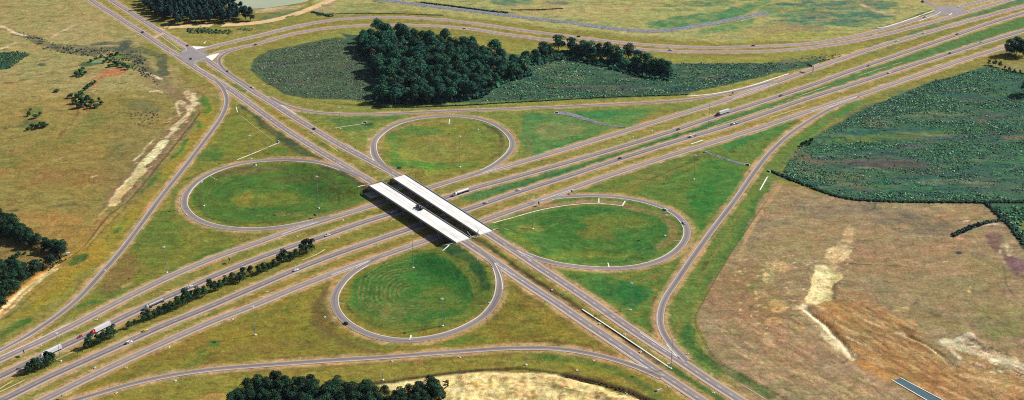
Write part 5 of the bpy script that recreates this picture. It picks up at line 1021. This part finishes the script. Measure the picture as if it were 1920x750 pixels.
for u, v, a, lab in [(1442,322,2.2,'white culvert headwall at the left tip of the green scrub field'),(1325,286,.4,'white culvert headwall at the upper end of the rock channel'),(1402,309.5,2.6,'white culvert headwall where the rock channel meets the right ramp'),(1044,211.5,2.8,'dark mouthed culvert headwall at the top of the far rock channel'),(685,230,2.8,'dark mouthed culvert headwall at the end of the cream drain'),(523,267,2.0,'dark mouthed culvert headwall at the top end of the left loop drain'),(1236,733,.5,'pale culvert headwall below the bottom arterial'),(480,311,1.6,'white culvert headwall inside the top kerb of the left loop')]:
    if hw is None:
        r = empty('culvert_headwall', (0, 0, 0)); bm = bmesh.new(); box(bm, -1.9, 1.9, -.25, .25, -.4, 1.5, .05); bm_obj('headwall', bm, M_conc, r)
        for s in (-1, 1): bm = bmesh.new(); prism(bm, [(0, -.3), (0, 1.4), (2.4, .2), (2.4, -.3)], -.14, .14); w_ = bm_obj('wing_wall', bm, M_conc, r); w_.location = (s*1.75, .25, 0); w_.rotation_euler = (0, 0, math.pi/2-s*.5)
        bm = bmesh.new(); box(bm, -.8, .8, .255, .3, -.3, 1.0); bm_obj('pipe_mouth', bm, M_joint, r); hw = r
    else: r = copy_tree(hw)
    x, y = P(u, v); r.location = (x, y, H1(x, y)); r.rotation_euler = (0, 0, a); tag(r, lab, 'culvert', 'concrete culvert headwalls')
r = empty('utility_cabinet', (*P(128.5,478.5), 0), .5); tag(r, 'small white cabinet at the right end of the dark left trees', 'cabinet'); bm = bmesh.new(); box(bm, -1.3, 1.3, -.9, .9, 0, 2.3, .05); bm_obj('body', bm, PM['white'], r); bm = bmesh.new(); box(bm, -1.45, 1.45, -1.05, 1.05, 2.3, 2.45); bm_obj('roof', bm, M_kerb, r)
# ------------------------------------------------------------------ fences
M_wood = simple('fence_post_wood', (120, 108, 92), 0.9); M_wire = simple('fence_wire', (92, 96, 84), 0.7)
fpost = None
def fence(pts, label, lift=0.0):
    global fpost
    q = spline([P(*p) for p in pts], 5.0); x0, y0 = q[0]; root = empty('wire_fence', (x0, y0, 0)); tag(root, label, 'fence', 'wire fences along the right of way')
    Vv = []; Fv = []
    for i, (x, y) in enumerate(q):
        for z in (.25, .32, .65, .72, 1.05, 1.14): Vv.append((x-x0, y-y0, H1(x, y)+z))
    for i in range(len(q)-1):
        for k in (0, 2, 4): a = 6*i+k; Fv.append([a, a+6, a+7, a+1])
    w_ = mesh_obj('wires', Vv, Fv, M_wire, root); w_.modifiers.new('th', 'SOLIDIFY').thickness = 0.05
    for x, y in q[::max(1, len(q)//95+1)]:
        if fpost is None: bm = bmesh.new(); cyl(bm, (0, 0, -.3), (0, 0, 1.35), .11, seg=8); o = bm_obj('post', bm, M_wood, root); fpost = o.data
        else: o = bpy.data.objects.new('post', fpost); COL.objects.link(o); o.parent = root
        o.location = (x-x0, y-y0, H1(x, y))
fence([(1439,376),(1373.5,471),(1321,563),(1303,600),(1318,632),(1338,670),(1376,695),(1436,727),(1480,752)], 'wire fence between the right ramp verge and the brown field')
fence([(474,130),(480,141),(505,157),(538,176),(575,184),(625,195),(700,199)], 'wire fence along the lower left edge of the scrub patch')
fence([(375,214),(320,284),(247,373),(205,404),(160,462),(130,485)], 'wire fence beside the pale bare strip left of the ramp')
fence([(690,722),(760,712),(830,702),(900,695),(980,690),(1040,700),(1100,712),(1160,728),(1230,752)], 'wire fence above the pale construction ground at the bottom')
# ------------------------------------------------------------------ vegetation
def foliage_mat(name, rough=0.75):
    m, nt, b = nmat(name)
    a = N(nt, 'ShaderNodeAttribute', attribute_name='col').outputs['Color']; oi = N(nt, 'ShaderNodeObjectInfo')
    g = mrange(nt, oi.outputs['Random'], 0, 1, 0.62, 1.5)
    hue = mixc(nt, math_(nt, 'FRACT', math_(nt, 'MULTIPLY', oi.outputs['Random'], 7.3)), (1.25, 1.0, 0.8), (0.8, 1.0, 1.15))
    v = N(nt, 'ShaderNodeVectorMath', operation='MULTIPLY'); nt.links.new(a, v.inputs[0]); nt.links.new(hue, v.inputs[1])
    v2 = N(nt, 'ShaderNodeVectorMath', operation='SCALE'); nt.links.new(v.outputs[0], v2.inputs[0]); nt.links.new(g, v2.inputs['Scale'])
    nt.links.new(v2.outputs[0], b.inputs['Base Color']); b.inputs['Roughness'].default_value = rough; b.inputs['Specular IOR Level'].default_value = 0.2
    return m
M_leaf = foliage_mat('foliage'); M_bark = simple('bark', (120, 100, 84), 0.9)
def crown_arrays(rng, H, R, base, nl, nleaf, size, c0, c1, conic=0.0):
    """leaf quads over several lobes; colour varies leaf to leaf."""
    V = []; C = []
    lob = []
    for k in range(nl):
        h = rng.uniform(0.0, 1.0); a = rng.uniform(0, 2*math.pi); z = base+(H-base)*(0.18+0.72*h)
        rr = R*(0.62 if k else 0.1)*math.sqrt(max(0.05, 1-(2*h-0.75)**2*0.8))*(1-conic*h)*rng.uniform(.6, 1.05)
        lob.append((rr*math.cos(a), rr*math.sin(a), z, R*rng.uniform(.36, .56)*(1-conic*h*.6)))
    lob = np.array(lob); tone = rng.uniform(.75, 1.25, nl)
    pick = rng.integers(0, nl, nleaf); d = rng.normal(size=(nleaf, 3)); d /= np.linalg.norm(d, axis=1)[:, None]; d[:, 2] = np.where(d[:, 2] < -0.3, -d[:, 2], d[:, 2])
    rad = lob[pick, 3]*rng.uniform(.72, 1.08, nleaf); c = lob[pick, :3]+d*rad[:, None]*np.array((1, 1, .82))
    nrm = d+rng.normal(size=(nleaf, 3))*0.55; nrm /= np.linalg.norm(nrm, axis=1)[:, None]
    t = np.cross(nrm, rng.normal(size=(nleaf, 3))); t /= np.linalg.norm(t, axis=1)[:, None]; b = np.cross(nrm, t); s = size*rng.uniform(.6, 1.3, nleaf)[:, None]
    v = np.stack([c-t*s-b*s*.7, c+t*s-b*s*.5, c+t*s*.8+b*s*.8, c-t*s*.7+b*s], 1).reshape(-1, 3)
    mixf = (rng.random(nleaf)**1.6)[:, None]; col = (np.array(c0)*(1-mixf)+np.array(c1)*mixf)*tone[pick][:, None]
    return v, np.arange(nleaf*4).reshape(-1, 4), np.repeat(col, 4, axis=0)
def make_tree(name, seed, H, R, c0, c1, nl=9, nleaf=420, size=.75, basef=.25, conic=0.0):
    rng = np.random.default_rng(seed); root = empty(name, (0, 0, 0))
    v, f, c = crown_arrays(rng, H, R, H*basef, nl, nleaf, size, c0, c1, conic)
    np_mesh('crown', v, f, M_leaf, c, root)
    bm = bmesh.new(); cyl(bm, (0, 0, -.5), (0, 0, H*.55), H*.022+.08, H*.013+.04, 8); cyl(bm, (0, 0, H*.5), (.3, .1, H*.85), H*.013+.04, .05, 6)
    for k in range(4): a = k*1.6+seed; cyl(bm, (0, 0, H*(.32+.07*k)), (math.cos(a)*R*.55, math.sin(a)*R*.55, H*(.5+.08*k)), H*.009+.03, .04, 6)
    bm_obj('trunk', bm, M_bark, root); return root
def ingrid(poly_px, sp, jit=.42, seed=1):
    w = np.array([P(*p) for p in poly_px]); rng = np.random.default_rng(seed)
    xs = np.arange(w[:, 0].min(), w[:, 0].max(), sp); ys = np.arange(w[:, 1].min(), w[:, 1].max(), sp)
    gx_, gy_ = np.meshgrid(xs, ys); gx_ = gx_+(np.arange(len(ys)) % 2)[:, None]*sp/2
    p = np.column_stack([gx_.ravel(), gy_.ravel()])+rng.uniform(-jit, jit, (gx_.size, 2))*sp
    return p[sd_poly(p[:, 0], p[:, 1], w) < 0]
CD0, CD1 = alb((12, 54, 54)), alb((52, 140, 92))
TREES = [make_tree('broadleaf_tree', 10+k, 17, 7.4, CD0, CD1, nl=22, nleaf=2300, size=.42, basef=.40) for k in range(5)]
TREES_EX = [make_tree('broadleaf_tree', 50+k, 17, 5.0, alb((40, 80, 50)), alb((120, 160, 90)), nl=9, nleaf=520, size=.62) for k in range(2)]
TREES_BR = [make_tree('broadleaf_tree', 60, 15, 4.6, alb((90, 74, 66)), alb((140, 116, 92)), nl=9, nleaf=420, size=.6)]
CED = [make_tree('cedar_tree', 30+k, 10, 4.3, alb((8, 42, 30)), alb((42, 108, 54)), nl=9, nleaf=900, size=.30, basef=.06, conic=.35) for k in range(4)]
NTREE = [make_tree('oak_tree', 70+k, 15, 7.6, alb((8, 40, 32)), alb((42, 100, 54)), nl=13, nleaf=1600, size=.40, basef=.08) for k in range(4)]
FTREE = [make_tree('pine_tree', 80+k, 17, 5.6, alb((10, 40, 56)), alb((44, 108, 92)), nl=13, nleaf=1300, size=.50, basef=.06, conic=.35) for k in range(4)]
_used = set()
def plant(protos, x, y, s, label, group, cat='tree', sz=None, rng=random):
    pr = rng.choice(protos)
    if id(pr) in _used: r = copy_tree(pr)
    else: r = pr; _used.add(id(pr))
    r.location = (x, y, H1(x, y)-.1); r.rotation_euler = (0, 0, rng.random()*6.28); r.scale = (s*rng.uniform(.88, 1.12), s*rng.uniform(.88, 1.12), s*(sz or 1)*rng.uniform(.9, 1.12)); tag(r, label, cat, group); return r
wood = [(672,84),(700,66),(745,72),(800,78),(850,88),(900,100),(945,112),(990,128),(1000,142),(960,152),(925,166),(905,184),(850,192),(790,196),(740,196),(700,190),(716,170),(708,148),(692,118),(676,100)]
pts = ingrid(wood, 10.4, .42, 3)
rnd = random.Random(5)
for x, y in pts:
    k = rnd.random(); u, v = px(x, y)
    pr = TREES_EX if k > .93 else TREES_BR if k < .025 else TREES
    s = rnd.uniform(.72, 1.16)*(1.1 if (v < 110 and u < 760) else 1)
    lab = 'yellow green tree inside the dark central wood' if pr is TREES_EX else 'bare brownish tree inside the dark central wood' if pr is TREES_BR else 'dark green tree packed in the central wood'
    plant(pr, x, y, s, lab, 'trees of the central wood', rng=rnd)
row = [((1019,104),.95,'leftmost rounded tree of the row right of the wood'),((1031,101),.7,'low tree right of the leftmost rounded one in the row'),((1047.5,93.5),1.05,'separate round tree with visible trunk in the row right of the wood'),((1072,96),1.0,'round tree just right of the separate one with the visible trunk'),((1079,103),.8,'small tree in front of the round pair in the row'),((1094,103),1.1,'dark tree at the left of the middle clump of the row'),((1106,108),1.1,'dark tree in the middle of the middle clump'),((1122,107),.9,'dark tree at the right of the middle clump'),((1139,113),1.1,'tree at the left of the fourth clump of the row'),((1152,116),1.1,'tree in the centre of the fourth clump of the row'),((1163,119),.9,'low tree filling the fourth clump of the row'),((1178,110),1.0,'tall tree standing at the upper right of the fourth clump'),((1196,126),1.15,'large tree at the left of the last clump'),((1211,130),1.2,'largest tree in the middle of the last clump'),((1226,136),1.0,'tree at the lower middle of the last clump'),((1240,138),.95,'tree near the right of the last clump'),((1251,141),1.0,'rightmost tree of the row right of the wood'),((1004,112),.7,'small bushy tree between the wood and the row'),((985,118),.8,'small tree at the upper right corner of the wood')]
ROWT = [make_tree('spreading_tree', 110+k, 19, 9.0, CD0, CD1, nl=18, nleaf=2600, size=.46, basef=.05) for k in range(4)]
for (u, v), s, lab in row: plant(ROWT, *P(u, v), s*.95, lab, 'tree row right of the wood', rng=rnd)
med = [(57,699),(66,697),(75,693),(84,690),(92,686),(99,681),(63,692),(90,679),(164,653),(173,649),(183,646),(195,641),(205,637),(214,632),(243,615),(253,610),(269,603),(279,599),(290,596),(300,592),(310,588),(320,584),(333,580),(342,574),(350,571),(360,565),(371,559),(383,555),(395,548),(404,545),(413,542),(424,535),(436,531),(449,529),(458,523),(471,519),(485,514),(494,510),(503,506),(514,501),(525,496),(534,493),(544,489),(556,485),(566,480),(576,475),(585,472)]
big = {0:.95,1:1.0,2:1.0,3:.95,4:1.0,5:.9,6:.9,7:.9,13:1.15,12:1.1,24:1.35,25:1.0,26:1.2,41:1.3,42:1.0,45:1.4,46:1.3,14:.7,15:.5}
for i, (u, v) in enumerate(med):
    clump = 'at the far left clump of the median beside the white truck' if i < 8 else 'in the short clump below the red truck' if i < 14 else 'standing singly in the freeway median' if i < 16 else 'in the last clump of the median nearest the bridge' if i > 38 else 'in the long middle row of the freeway median'
    plant(CED, *P(u+rnd.uniform(-1, 1), v+rnd.uniform(-.5, .5)), big.get(i, rnd.uniform(.8, 1.1)), 'dark evergreen tree '+clump, 'evergreens in the freeway median', rng=rnd)
for j, (poly, sp, sr, lab) in enumerate([([(-25,418),(5,415),(22,424),(38,440),(60,452),(80,462),(100,468),(122,474),(122,486),(95,478),(60,466),(30,452),(-25,440)], 5.6, (.6, .95), 'dark broad tree of the belt at the left edge'),
    ([(-30,515),(10,506),(40,500),(55,512),(90,498),(98,500),(70,520),(45,540),(20,562),(0,582),(-30,600)], 6.6, (.45, .85), 'dark tree in the lower left corner wood beside the orange bank')]):
    for x, y in ingrid(poly, sp, .4, 20+j): plant(NTREE, x, y, rnd.uniform(*sr), lab, 'dark woods at the left edge', rng=rnd)
for j, (poly, sp, sr, lab) in enumerate([([(420,760),(470,728),(530,722),(580,722),(640,722),(700,738),(720,745),(700,790),(440,800)], 7.2, (.65, .95), 'dark tree of the wood at the bottom edge'), ([(690,742),(730,744),(765,738),(800,730),(826,722),(832,738),(800,765),(720,790)], 5.6, (.42, .72), 'low dark tree beside the pale dirt at the bottom edge')]):
    for x, y in ingrid(poly, sp, .4, 30+j): plant(NTREE, x, y, rnd.uniform(*sr), lab, 'dark wood at the bottom edge', rng=rnd)
for x, y in ingrid([(262,12),(280,-6),(340,-30),(420,-12),(450,26),(476,38),(462,44),(420,44),(380,46),(340,47),(310,42),(285,30)], 9.6, .42, 41):
    plant(FTREE, x, y, rnd.uniform(.8, 1.15), 'blue green tree of the wood beside the pond at the top', 'wood beside the pond', rng=rnd)
for u, v, s, lab in [(1893,104,1.0,'leftmost of the merged big dark trees at the right edge'),(1905,102,1.25,'tallest dark tree at the right edge beside the collector road'),(1918,106,1.2,'rightmost dark tree at the right edge beside the collector road'),(1928,178,1.1,'dark tree cut by the right edge of the scrub field')]: plant(ROWT, *P(u, v), s, lab, 'big trees at the right edge', rng=rnd)
for i, (u, v, s) in enumerate([(1853,122,.75),(1862,122,.6),(1866,124,.7),(1875,126,.85),(1884,130,.5),(1892,134,.6),(1902,136,.5),(1912,139,.55)]): plant(CED, *P(u, v), s, 'small bushy tree in the row below the big dark tree' , 'small trees below the big tree', rng=rnd)
BUSH = [make_tree('bush', 90+k, 4.2, 3.0, alb((16, 62, 36)), alb((56, 120, 60)), nl=8, nleaf=300, size=.42, basef=.02) for k in range(3)]
for u, v, s, lab, grp in [(133,184,1.2,'a','c'),(143,183,1.1,'a','c'),(152,181,1.3,'a','c'),(141,194,1.3,'a','c'),(152,193,1.6,'a','c'),(163,191,1.6,'a','c'),(172,197,1.4,'a','c'),(147,203,1.5,'a','c'),(158,201,1.6,'a','c'),(168,204,1.2,'a','c'),(181,202,1.3,'a','c'),(190,196,1.0,'a','c'),(186,189,.8,'a','c'),
    (150,136,1.2,'b','c'),(156,131,.9,'b','c'),(145,142,1.3,'b','c'),(153,144,1.1,'b','c'),(160,139,.9,'b','c'),(215,120,1.1,'d','c'),(222,123,1.3,'d','c'),(231,126,1.3,'d','c'),(239,130,1.2,'d','c'),(208,117,.9,'d','c'),(200,113,.8,'d','c'),(210,106,1.0,'d','c'),(220,104,1.0,'d','c'),(196,118,.8,'d','c'),(190,108,.9,'d','c'),(180,112,.8,'d','c'),(170,116,.8,'d','c'),(205,126,.9,'d','c'),
    (165,166,1.1,'e','c'),(172,161,1.1,'e','c'),(178,156,.8,'e','c'),(160,170,1.0,'e','c'),(108,172,.9,'f','c'),(102,173,.6,'f','c'),(60,240,1.0,'g','c'),(70,242,1.3,'g','c'),(80,239,1.4,'g','c'),(87,237,1.0,'g','c'),(52,245,.8,'g','c'),(55,217,.9,'h','c'),(66,222,1.1,'h','c'),(76,215,.8,'h','c'),(58,208,.6,'h','c'),
    (8,446,1.5,'i','c'),(16,445,1.2,'i','c'),(27,487,1.0,'j','c'),(35,482,1.1,'j','c'),(20,488,.8,'j','c'),(60,478,.6,'j','c'),(46,477,.6,'j','c'),(83,472,.8,'j','c'),(104,486,.8,'j','c'),(66,499,.7,'j','c'),(37,502,1.2,'j','c'),(49,500,.8,'j','c'),(78,500,.9,'j','c'),(1504,274,.9,'k','c'),(1513,269,.9,'k','c'),(1521,264,.8,'k','c'),(1508,270,.7,'k','c'),(1517,271,.7,'k','c')]:
    L_ = {'a':'bright green bush of the large clump in the left field','b':'green bush beside the pale pond hollow in the left field','d':'bright green bush above the red earth patch','e':'green bush in the gully below the red earth patch','f':'lone dark bush in the middle of the left field','g':'bush of the lower left pair of clumps in the field','h':'pale bush of the upper left pair of clumps in the field','i':'round dark bush below the left tree belt','j':'small dark bush on the bare slope at the left edge','k':'light green bush at the tip of the scrub field'}[lab]
    plant(BUSH, *P(u, v), s, L_, 'bushes scattered over the fields', 'bush', sz=1, rng=rnd)
# scrub and hedges: too many to count
ICO = None
def ico():
    global ICO
    if ICO is None:
        bm = bmesh.new(); bmesh.ops.create_icosphere(bm, subdivisions=1, radius=1.0); ICO = (np.array([v.co[:] for v in bm.verts]), np.array([[v.index for v in f.verts] for f in bm.faces])); bm.free()
    return ICO
M_scrub = attr_mat('scrub_foliage', 0.85, 0.3, 1.2)
def scrub(name, P2, R, Hh, C, label, cat, kind='stuff'):
    v, f = ico(); n = len(P2); rng = np.random.default_rng(len(P2))
    jit = 1+rng.normal(0, .25, (n, len(v), 1)); a = rng.uniform(0, 6.28, n); ca, sa = np.cos(a), np.sin(a)
    vx = v[None]*jit; x = vx[..., 0]*ca[:, None]-vx[..., 1]*sa[:, None]; y = vx[..., 0]*sa[:, None]+vx[..., 1]*ca[:, None]; z = vx[..., 2]
    zz = height(P2[:, 0], P2[:, 1]); V = np.stack([x*R[:, None]+P2[:, 0][:, None], y*R[:, None]*rng.uniform(.7, 1.2, n)[:, None]+P2[:, 1][:, None], (z*.5+.35)*Hh[:, None]+zz[:, None]], -1).reshape(-1, 3)
    Fc = (f[None]+(np.arange(n)*len(v))[:, None, None]).reshape(-1, 3)
    o = np_mesh(name, V, Fc, M_scrub, np.clip(np.repeat(C, len(v), axis=0), 0, 1)); tag(o, label, cat, None, kind); return o
def scrub_zone(poly, sp, label, pal, seed, rr=(.5, 1.3), dens=.5, dsc=22, asp=.8, name='scrub', clear=()):
    p = ingrid(poly, sp, .5, seed); rng = np.random.default_rng(seed)
    d = .6*fbm(p[:, 0]*.3+seed*31, p[:, 1]+seed*17, dsc, 5)+.4*fbm(p[:, 0]*.8, p[:, 1]-99, dsc*.4, 3); keep = rng.random(len(p)) < np.clip((d-dens+.10)/.2, .10, 1)
    for e in clear:
        w = np.array([P(*q) for q in e]); keep &= ~((sd_poly(p[:, 0], p[:, 1], w) < 0) & (rng.random(len(p)) < .8))
    p = p[keep]; d = d[keep]; n = len(p); R = rng.uniform(*rr, n)*rng.uniform(.7, 1.2, n)*(.7+.7*d); idx = rng.random(n)+(d-.5)*1.2
    pal = [np.array(alb(c)) for c in pal]; k = np.clip((idx*len(pal)).astype(int), 0, len(pal)-1); C = np.array([pal[i] for i in k])*rng.uniform(.6, 1.5, n)[:, None]
    return scrub(name, p, R, R*asp*rng.uniform(.8, 1.5, n)*1.5, C, label, 'shrubs')
PAL = [(40,92,70),(50,112,78),(66,130,84),(92,148,90),(116,168,116),(140,184,140),(84,84,92),(46,104,84)]
PALD = [(50,76,68),(66,104,76),(92,124,84),(118,138,104),(150,164,132),(92,92,92)]
scrub_zone([(482,118),(500,98),(560,88),(632,72),(656,80),(690,130),(705,165),(690,192),(600,184),(540,176),(508,160),(476,132)], 2.1, 'patchy grey green scrub left of the central wood', PALD, 3, (.4, .85), .44, 10, asp=.6)
scrub_zone([(905,190),(925,170),(960,155),(1000,120),(1040,105),(1100,118),(1180,130),(1250,120),(1440,118),(1480,122),(1440,140),(1290,174),(1150,180),(1010,187)], 2.2, 'rough green scrub between the tree row and the freeway ramp', PAL, 5, (.45, 1.05), .48, 16, asp=.6)
scrub_zone([(1270,118),(1440,116),(1560,100),(1600,100),(1540,116),(1440,140),(1330,160)], 3.4, 'thin scrub narrowing towards the freeway at the upper right', PALD, 6, (.5, 1.0), .5, 16)
scrub_zone([(1468,324),(1480,302),(1494,280),(1535,252),(1560,240),(1603,215),(1648,194),(1740,156),(1800,140),(1850,125),(1870,130),(1930,142),(2000,150),(2000,378),(1850,376),(1700,376),(1590,368),(1500,340)], 1.8, 'dense teal green scrub filling the field at the right', PAL, 8, (.4, .95), .49, 20, asp=.6, clear=[[(1500,300),(1700,296),(1740,312),(1560,318)],[(1520,252),(1760,240),(1770,256),(1540,272)],[(1840,256),(1920,250),(1920,266),(1850,268)]])
scrub_zone([(1905,385),(2000,385),(2000,470),(1930,462),(1895,425),(1860,388)], 3.0, 'green scrub in the right edge corner', PAL, 9, (.7, 1.5), .45)
scrub_zone([(40,60),(90,75),(140,88),(200,90),(265,98),(285,140),(300,165),(275,150),(245,128),(190,108),(140,102),(85,95),(45,70)], 2.6, 'sparse grey scrub along the gully of the left field', [(80,92,78),(98,102,90),(62,94,64)], 12, (.5, 1.2), .54, 10)
scrub_zone([(-10,100),(30,97),(58,101),(38,114),(18,128),(-10,130)], 2.4, 'dark scrub patch at the upper left edge', [(52,84,62),(62,104,66)], 13, (.5, 1.1), .3)
scrub_zone([(350,55),(380,53),(438,57),(430,65),(354,63)], 3.0, 'low dark scrub below the dirt road at the top', [(44,80,54),(70,104,62)], 14, (.7, 1.4), .35, name='scrub')
scrub_zone([(442,53),(475,53),(475,58),(442,58)], 3.0, 'short strip of low scrub beside the dirt road', [(60,90,60)], 15, (.6, 1.0), .3)
scrub_zone([(765,738),(800,722),(835,712),(850,720),(832,736),(800,760),(760,770)], 3.0, 'brown and green brush beside the pale dirt', [(92,66,46),(60,62,40),(110,84,54)], 16, (.7, 1.7), .3)
scrub_zone([(20,490),(100,488),(118,478),(128,484),(95,505),(40,520),(10,540)], 3.4, 'dark low brush above the orange bank', [(30,60,38),(54,80,44)], 18, (.6, 1.4), .45)
scrub_zone([(240,210),(300,200),(300,235),(250,240)], 4.2, 'thin grey scrub in the middle of the left field', [(98,104,80)], 19, (.4, .8), .5)
scrub_zone(wood, 3.0, 'dark undergrowth between the trees of the central wood', [(24,60,54),(34,84,66),(44,100,72)], 31, (1.6, 2.8), .1, 20, asp=1.1, name='undergrowth')
scrub_zone([(985,112),(1010,100),(1060,96),(1110,98),(1160,108),(1215,120),(1262,138),(1255,152),(1200,146),(1130,126),(1060,112),(1000,124)], 3.2, 'dark undergrowth beneath the tree row right of the wood', [(24,60,54),(34,84,66),(50,104,76)], 32, (1.2, 2.4), .42, 14, asp=1.0, name='undergrowth')
scrub_zone([(430,768),(470,736),(530,728),(640,728),(700,742),(760,744),(826,728),(838,742),(790,770)], 2.8, 'dark undergrowth of the wood at the bottom edge', [(18,50,38),(34,74,46),(70,70,44)], 33, (1.0, 2.2), .2, 14, asp=1.0, name='undergrowth')
def hedge(pts, hw, label, pal, rr=(.8, 1.5), sp=1.3, seed=1, name='hedge'):
    q = spline([P(*p) for p in pts], sp); rng = np.random.default_rng(seed); q = np.repeat(q, 3, axis=0)+rng.uniform(-hw, hw, (len(q)*3, 2)); n = len(q); R = rng.uniform(*rr, n)
    pal = np.array([alb(c) for c in pal]); C = pal[rng.integers(0, len(pal), n)]*rng.uniform(.7, 1.3, n)[:, None]; o = scrub(name, q, R, R*1.5, C, label, 'hedge', None); return o
HP = [(30,60,50),(40,76,56),(24,48,46),(58,96,62)]
hedge([(1450,323),(1500,343),(1560,365),(1600,374),(1650,377)], 1.8, 'dark hedge falling from the white culvert along the brown field', HP, seed=1)
hedge([(1650,377),(1700,378.5),(1780,379),(1850,379),(1960,379)], 1.8, 'dark hedge running level between brown field and scrub', HP, seed=2)
hedge([(1848,381),(1870,402),(1890,418)], 1.6, 'short dark hedge dropping from the level hedge', HP, seed=3)
hedge([(1890,420),(1905,436),(1925,462),(1960,490)], 2.4, 'green hedge at the right edge beside the mauve earth', HP+[(70,110,50)], seed=4)
hedge([(1788,441),(1805,432),(1830,422),(1855,416),(1882,413)], 1.8, 'curved blue green hedge in the brown field', HP+[(70,84,88)], (.7, 1.3), seed=5)
hedge([(995,190.5),(1060,187),(1150,182),(1290,177.5)], .8, 'thin dark hedge line between scrub and far ramp', HP, (.5, .9), seed=6)
hedge([(700,199),(740,202),(850,198.5),(1000,190)], .8, 'thin dark hedge line below the central wood', HP, (.5, .9), seed=7)
hedge([(960,19),(1010,18.5),(1054,16.5)], 1.2, 'short dark hedge line at the top of the fields', HP, (.6, 1.0), seed=8)
hedge([(790,5),(850,12),(910,20),(950,24)], 1.8, 'dark hedge above the rock ditch at the top', HP, (.8, 1.3), seed=9)
hedge([(595,29),(650,25.5),(740,26),(830,29)], .7, 'thin dark hedge above the curving highway', HP, (.4, .7), seed=10)
hedge([(588,23),(604,27),(620,31)], 2.5, 'dark thicket at the bend of the dirt road', HP, (.9, 1.6), seed=11)
hedge([(1880,130),(1905,136),(1930,140)], 1.2, 'low hedge at the top corner of the scrub field', HP, (.6, 1.1), seed=12)
hedge([(1060,706),(1120,718),(1180,737),(1225,756)], 1.2, 'dark brush line above the pale construction ground', [(70,54,36),(52,46,30),(84,66,44)], (.4, .9), seed=13)
for pr in TREES+TREES_EX+TREES_BR+CED+NTREE+FTREE+BUSH+ROWT:
    if id(pr) not in _used:
        for ch in list(pr.children): bpy.data.objects.remove(ch)
        bpy.data.objects.remove(pr)
print('TREES', sum(1 for o in bpy.data.objects if o.get('category') == 'tree'), 'WOOD', len(pts))
# ------------------------------------------------------------------ light, camera
SUN_AZ = math.radians(69.5); SUN_EL = math.radians(38)
sd = Vector((math.sin(SUN_AZ)*math.cos(SUN_EL), math.cos(SUN_AZ)*math.cos(SUN_EL), math.sin(SUN_EL)))
sl_ = bpy.data.lights.new('sun', 'SUN'); sl_.energy = 4.9; sl_.angle = math.radians(0.5); sl_.color = (1.0, 0.965, 0.91)
so = bpy.data.objects.new('sun', sl_); COL.objects.link(so); so.rotation_euler = sd.to_track_quat('Z', 'Y').to_euler(); so.location = (600, 1600, 900)
wd = bpy.data.worlds.new('World'); SC.world = wd; wd.use_nodes = True; nt = wd.node_tree
sk = nt.nodes.new('ShaderNodeTexSky'); sk.sky_type = 'NISHITA'; sk.sun_disc = False; sk.sun_elevation = SUN_EL; sk.sun_rotation = SUN_AZ; sk.dust_density = 1.5
nt.links.new(sk.outputs[0], nt.nodes['Background'].inputs[0]); nt.nodes['Background'].inputs[1].default_value = 0.05
cd = bpy.data.cameras.new('camera'); cam = bpy.data.objects.new('camera', cd); COL.objects.link(cam)
cd.sensor_fit = 'HORIZONTAL'; cd.sensor_width = 36.0; cd.lens = F/1920*36.0; cd.clip_start = 5; cd.clip_end = 60000
cam.location = (0, 0, CAMZ); cam.rotation_euler = (math.pi/2-TH, 0, 0); SC.camera = cam
SC.view_settings.view_transform = 'Standard'; SC.view_settings.look = 'None'; SC.view_settings.exposure = 0.95; SC.view_settings.gamma = 1
SC.view_settings.use_curve_mapping = False
SC.cycles.max_bounces = 4; SC.cycles.diffuse_bounces = 2

hm = bpy.data.materials.new('haze_air'); hm.use_nodes = True; nt = hm.node_tree; nt.nodes.remove(nt.nodes['Principled BSDF'])
pv = nt.nodes.new('ShaderNodeVolumePrincipled'); pv.inputs['Color'].default_value = (0.72, 0.78, 1.0, 1); pv.inputs['Density'].default_value = 0.000006; nt.links.new(pv.outputs[0], nt.nodes['Material Output'].inputs['Volume'])
bm = bmesh.new(); box(bm, -17500, 17500, -23500, 23500, -12, CAMZ+20); hz = bm_obj('haze', bm, hm); tag(hz, 'thin pale haze in the air over the whole landscape', 'haze', None, 'stuff')

SC.cycles.use_denoising = False; SC.cycles.filter_width = 1.05; SC.cycles.diffuse_bounces = 1; SC.cycles.use_adaptive_sampling = False
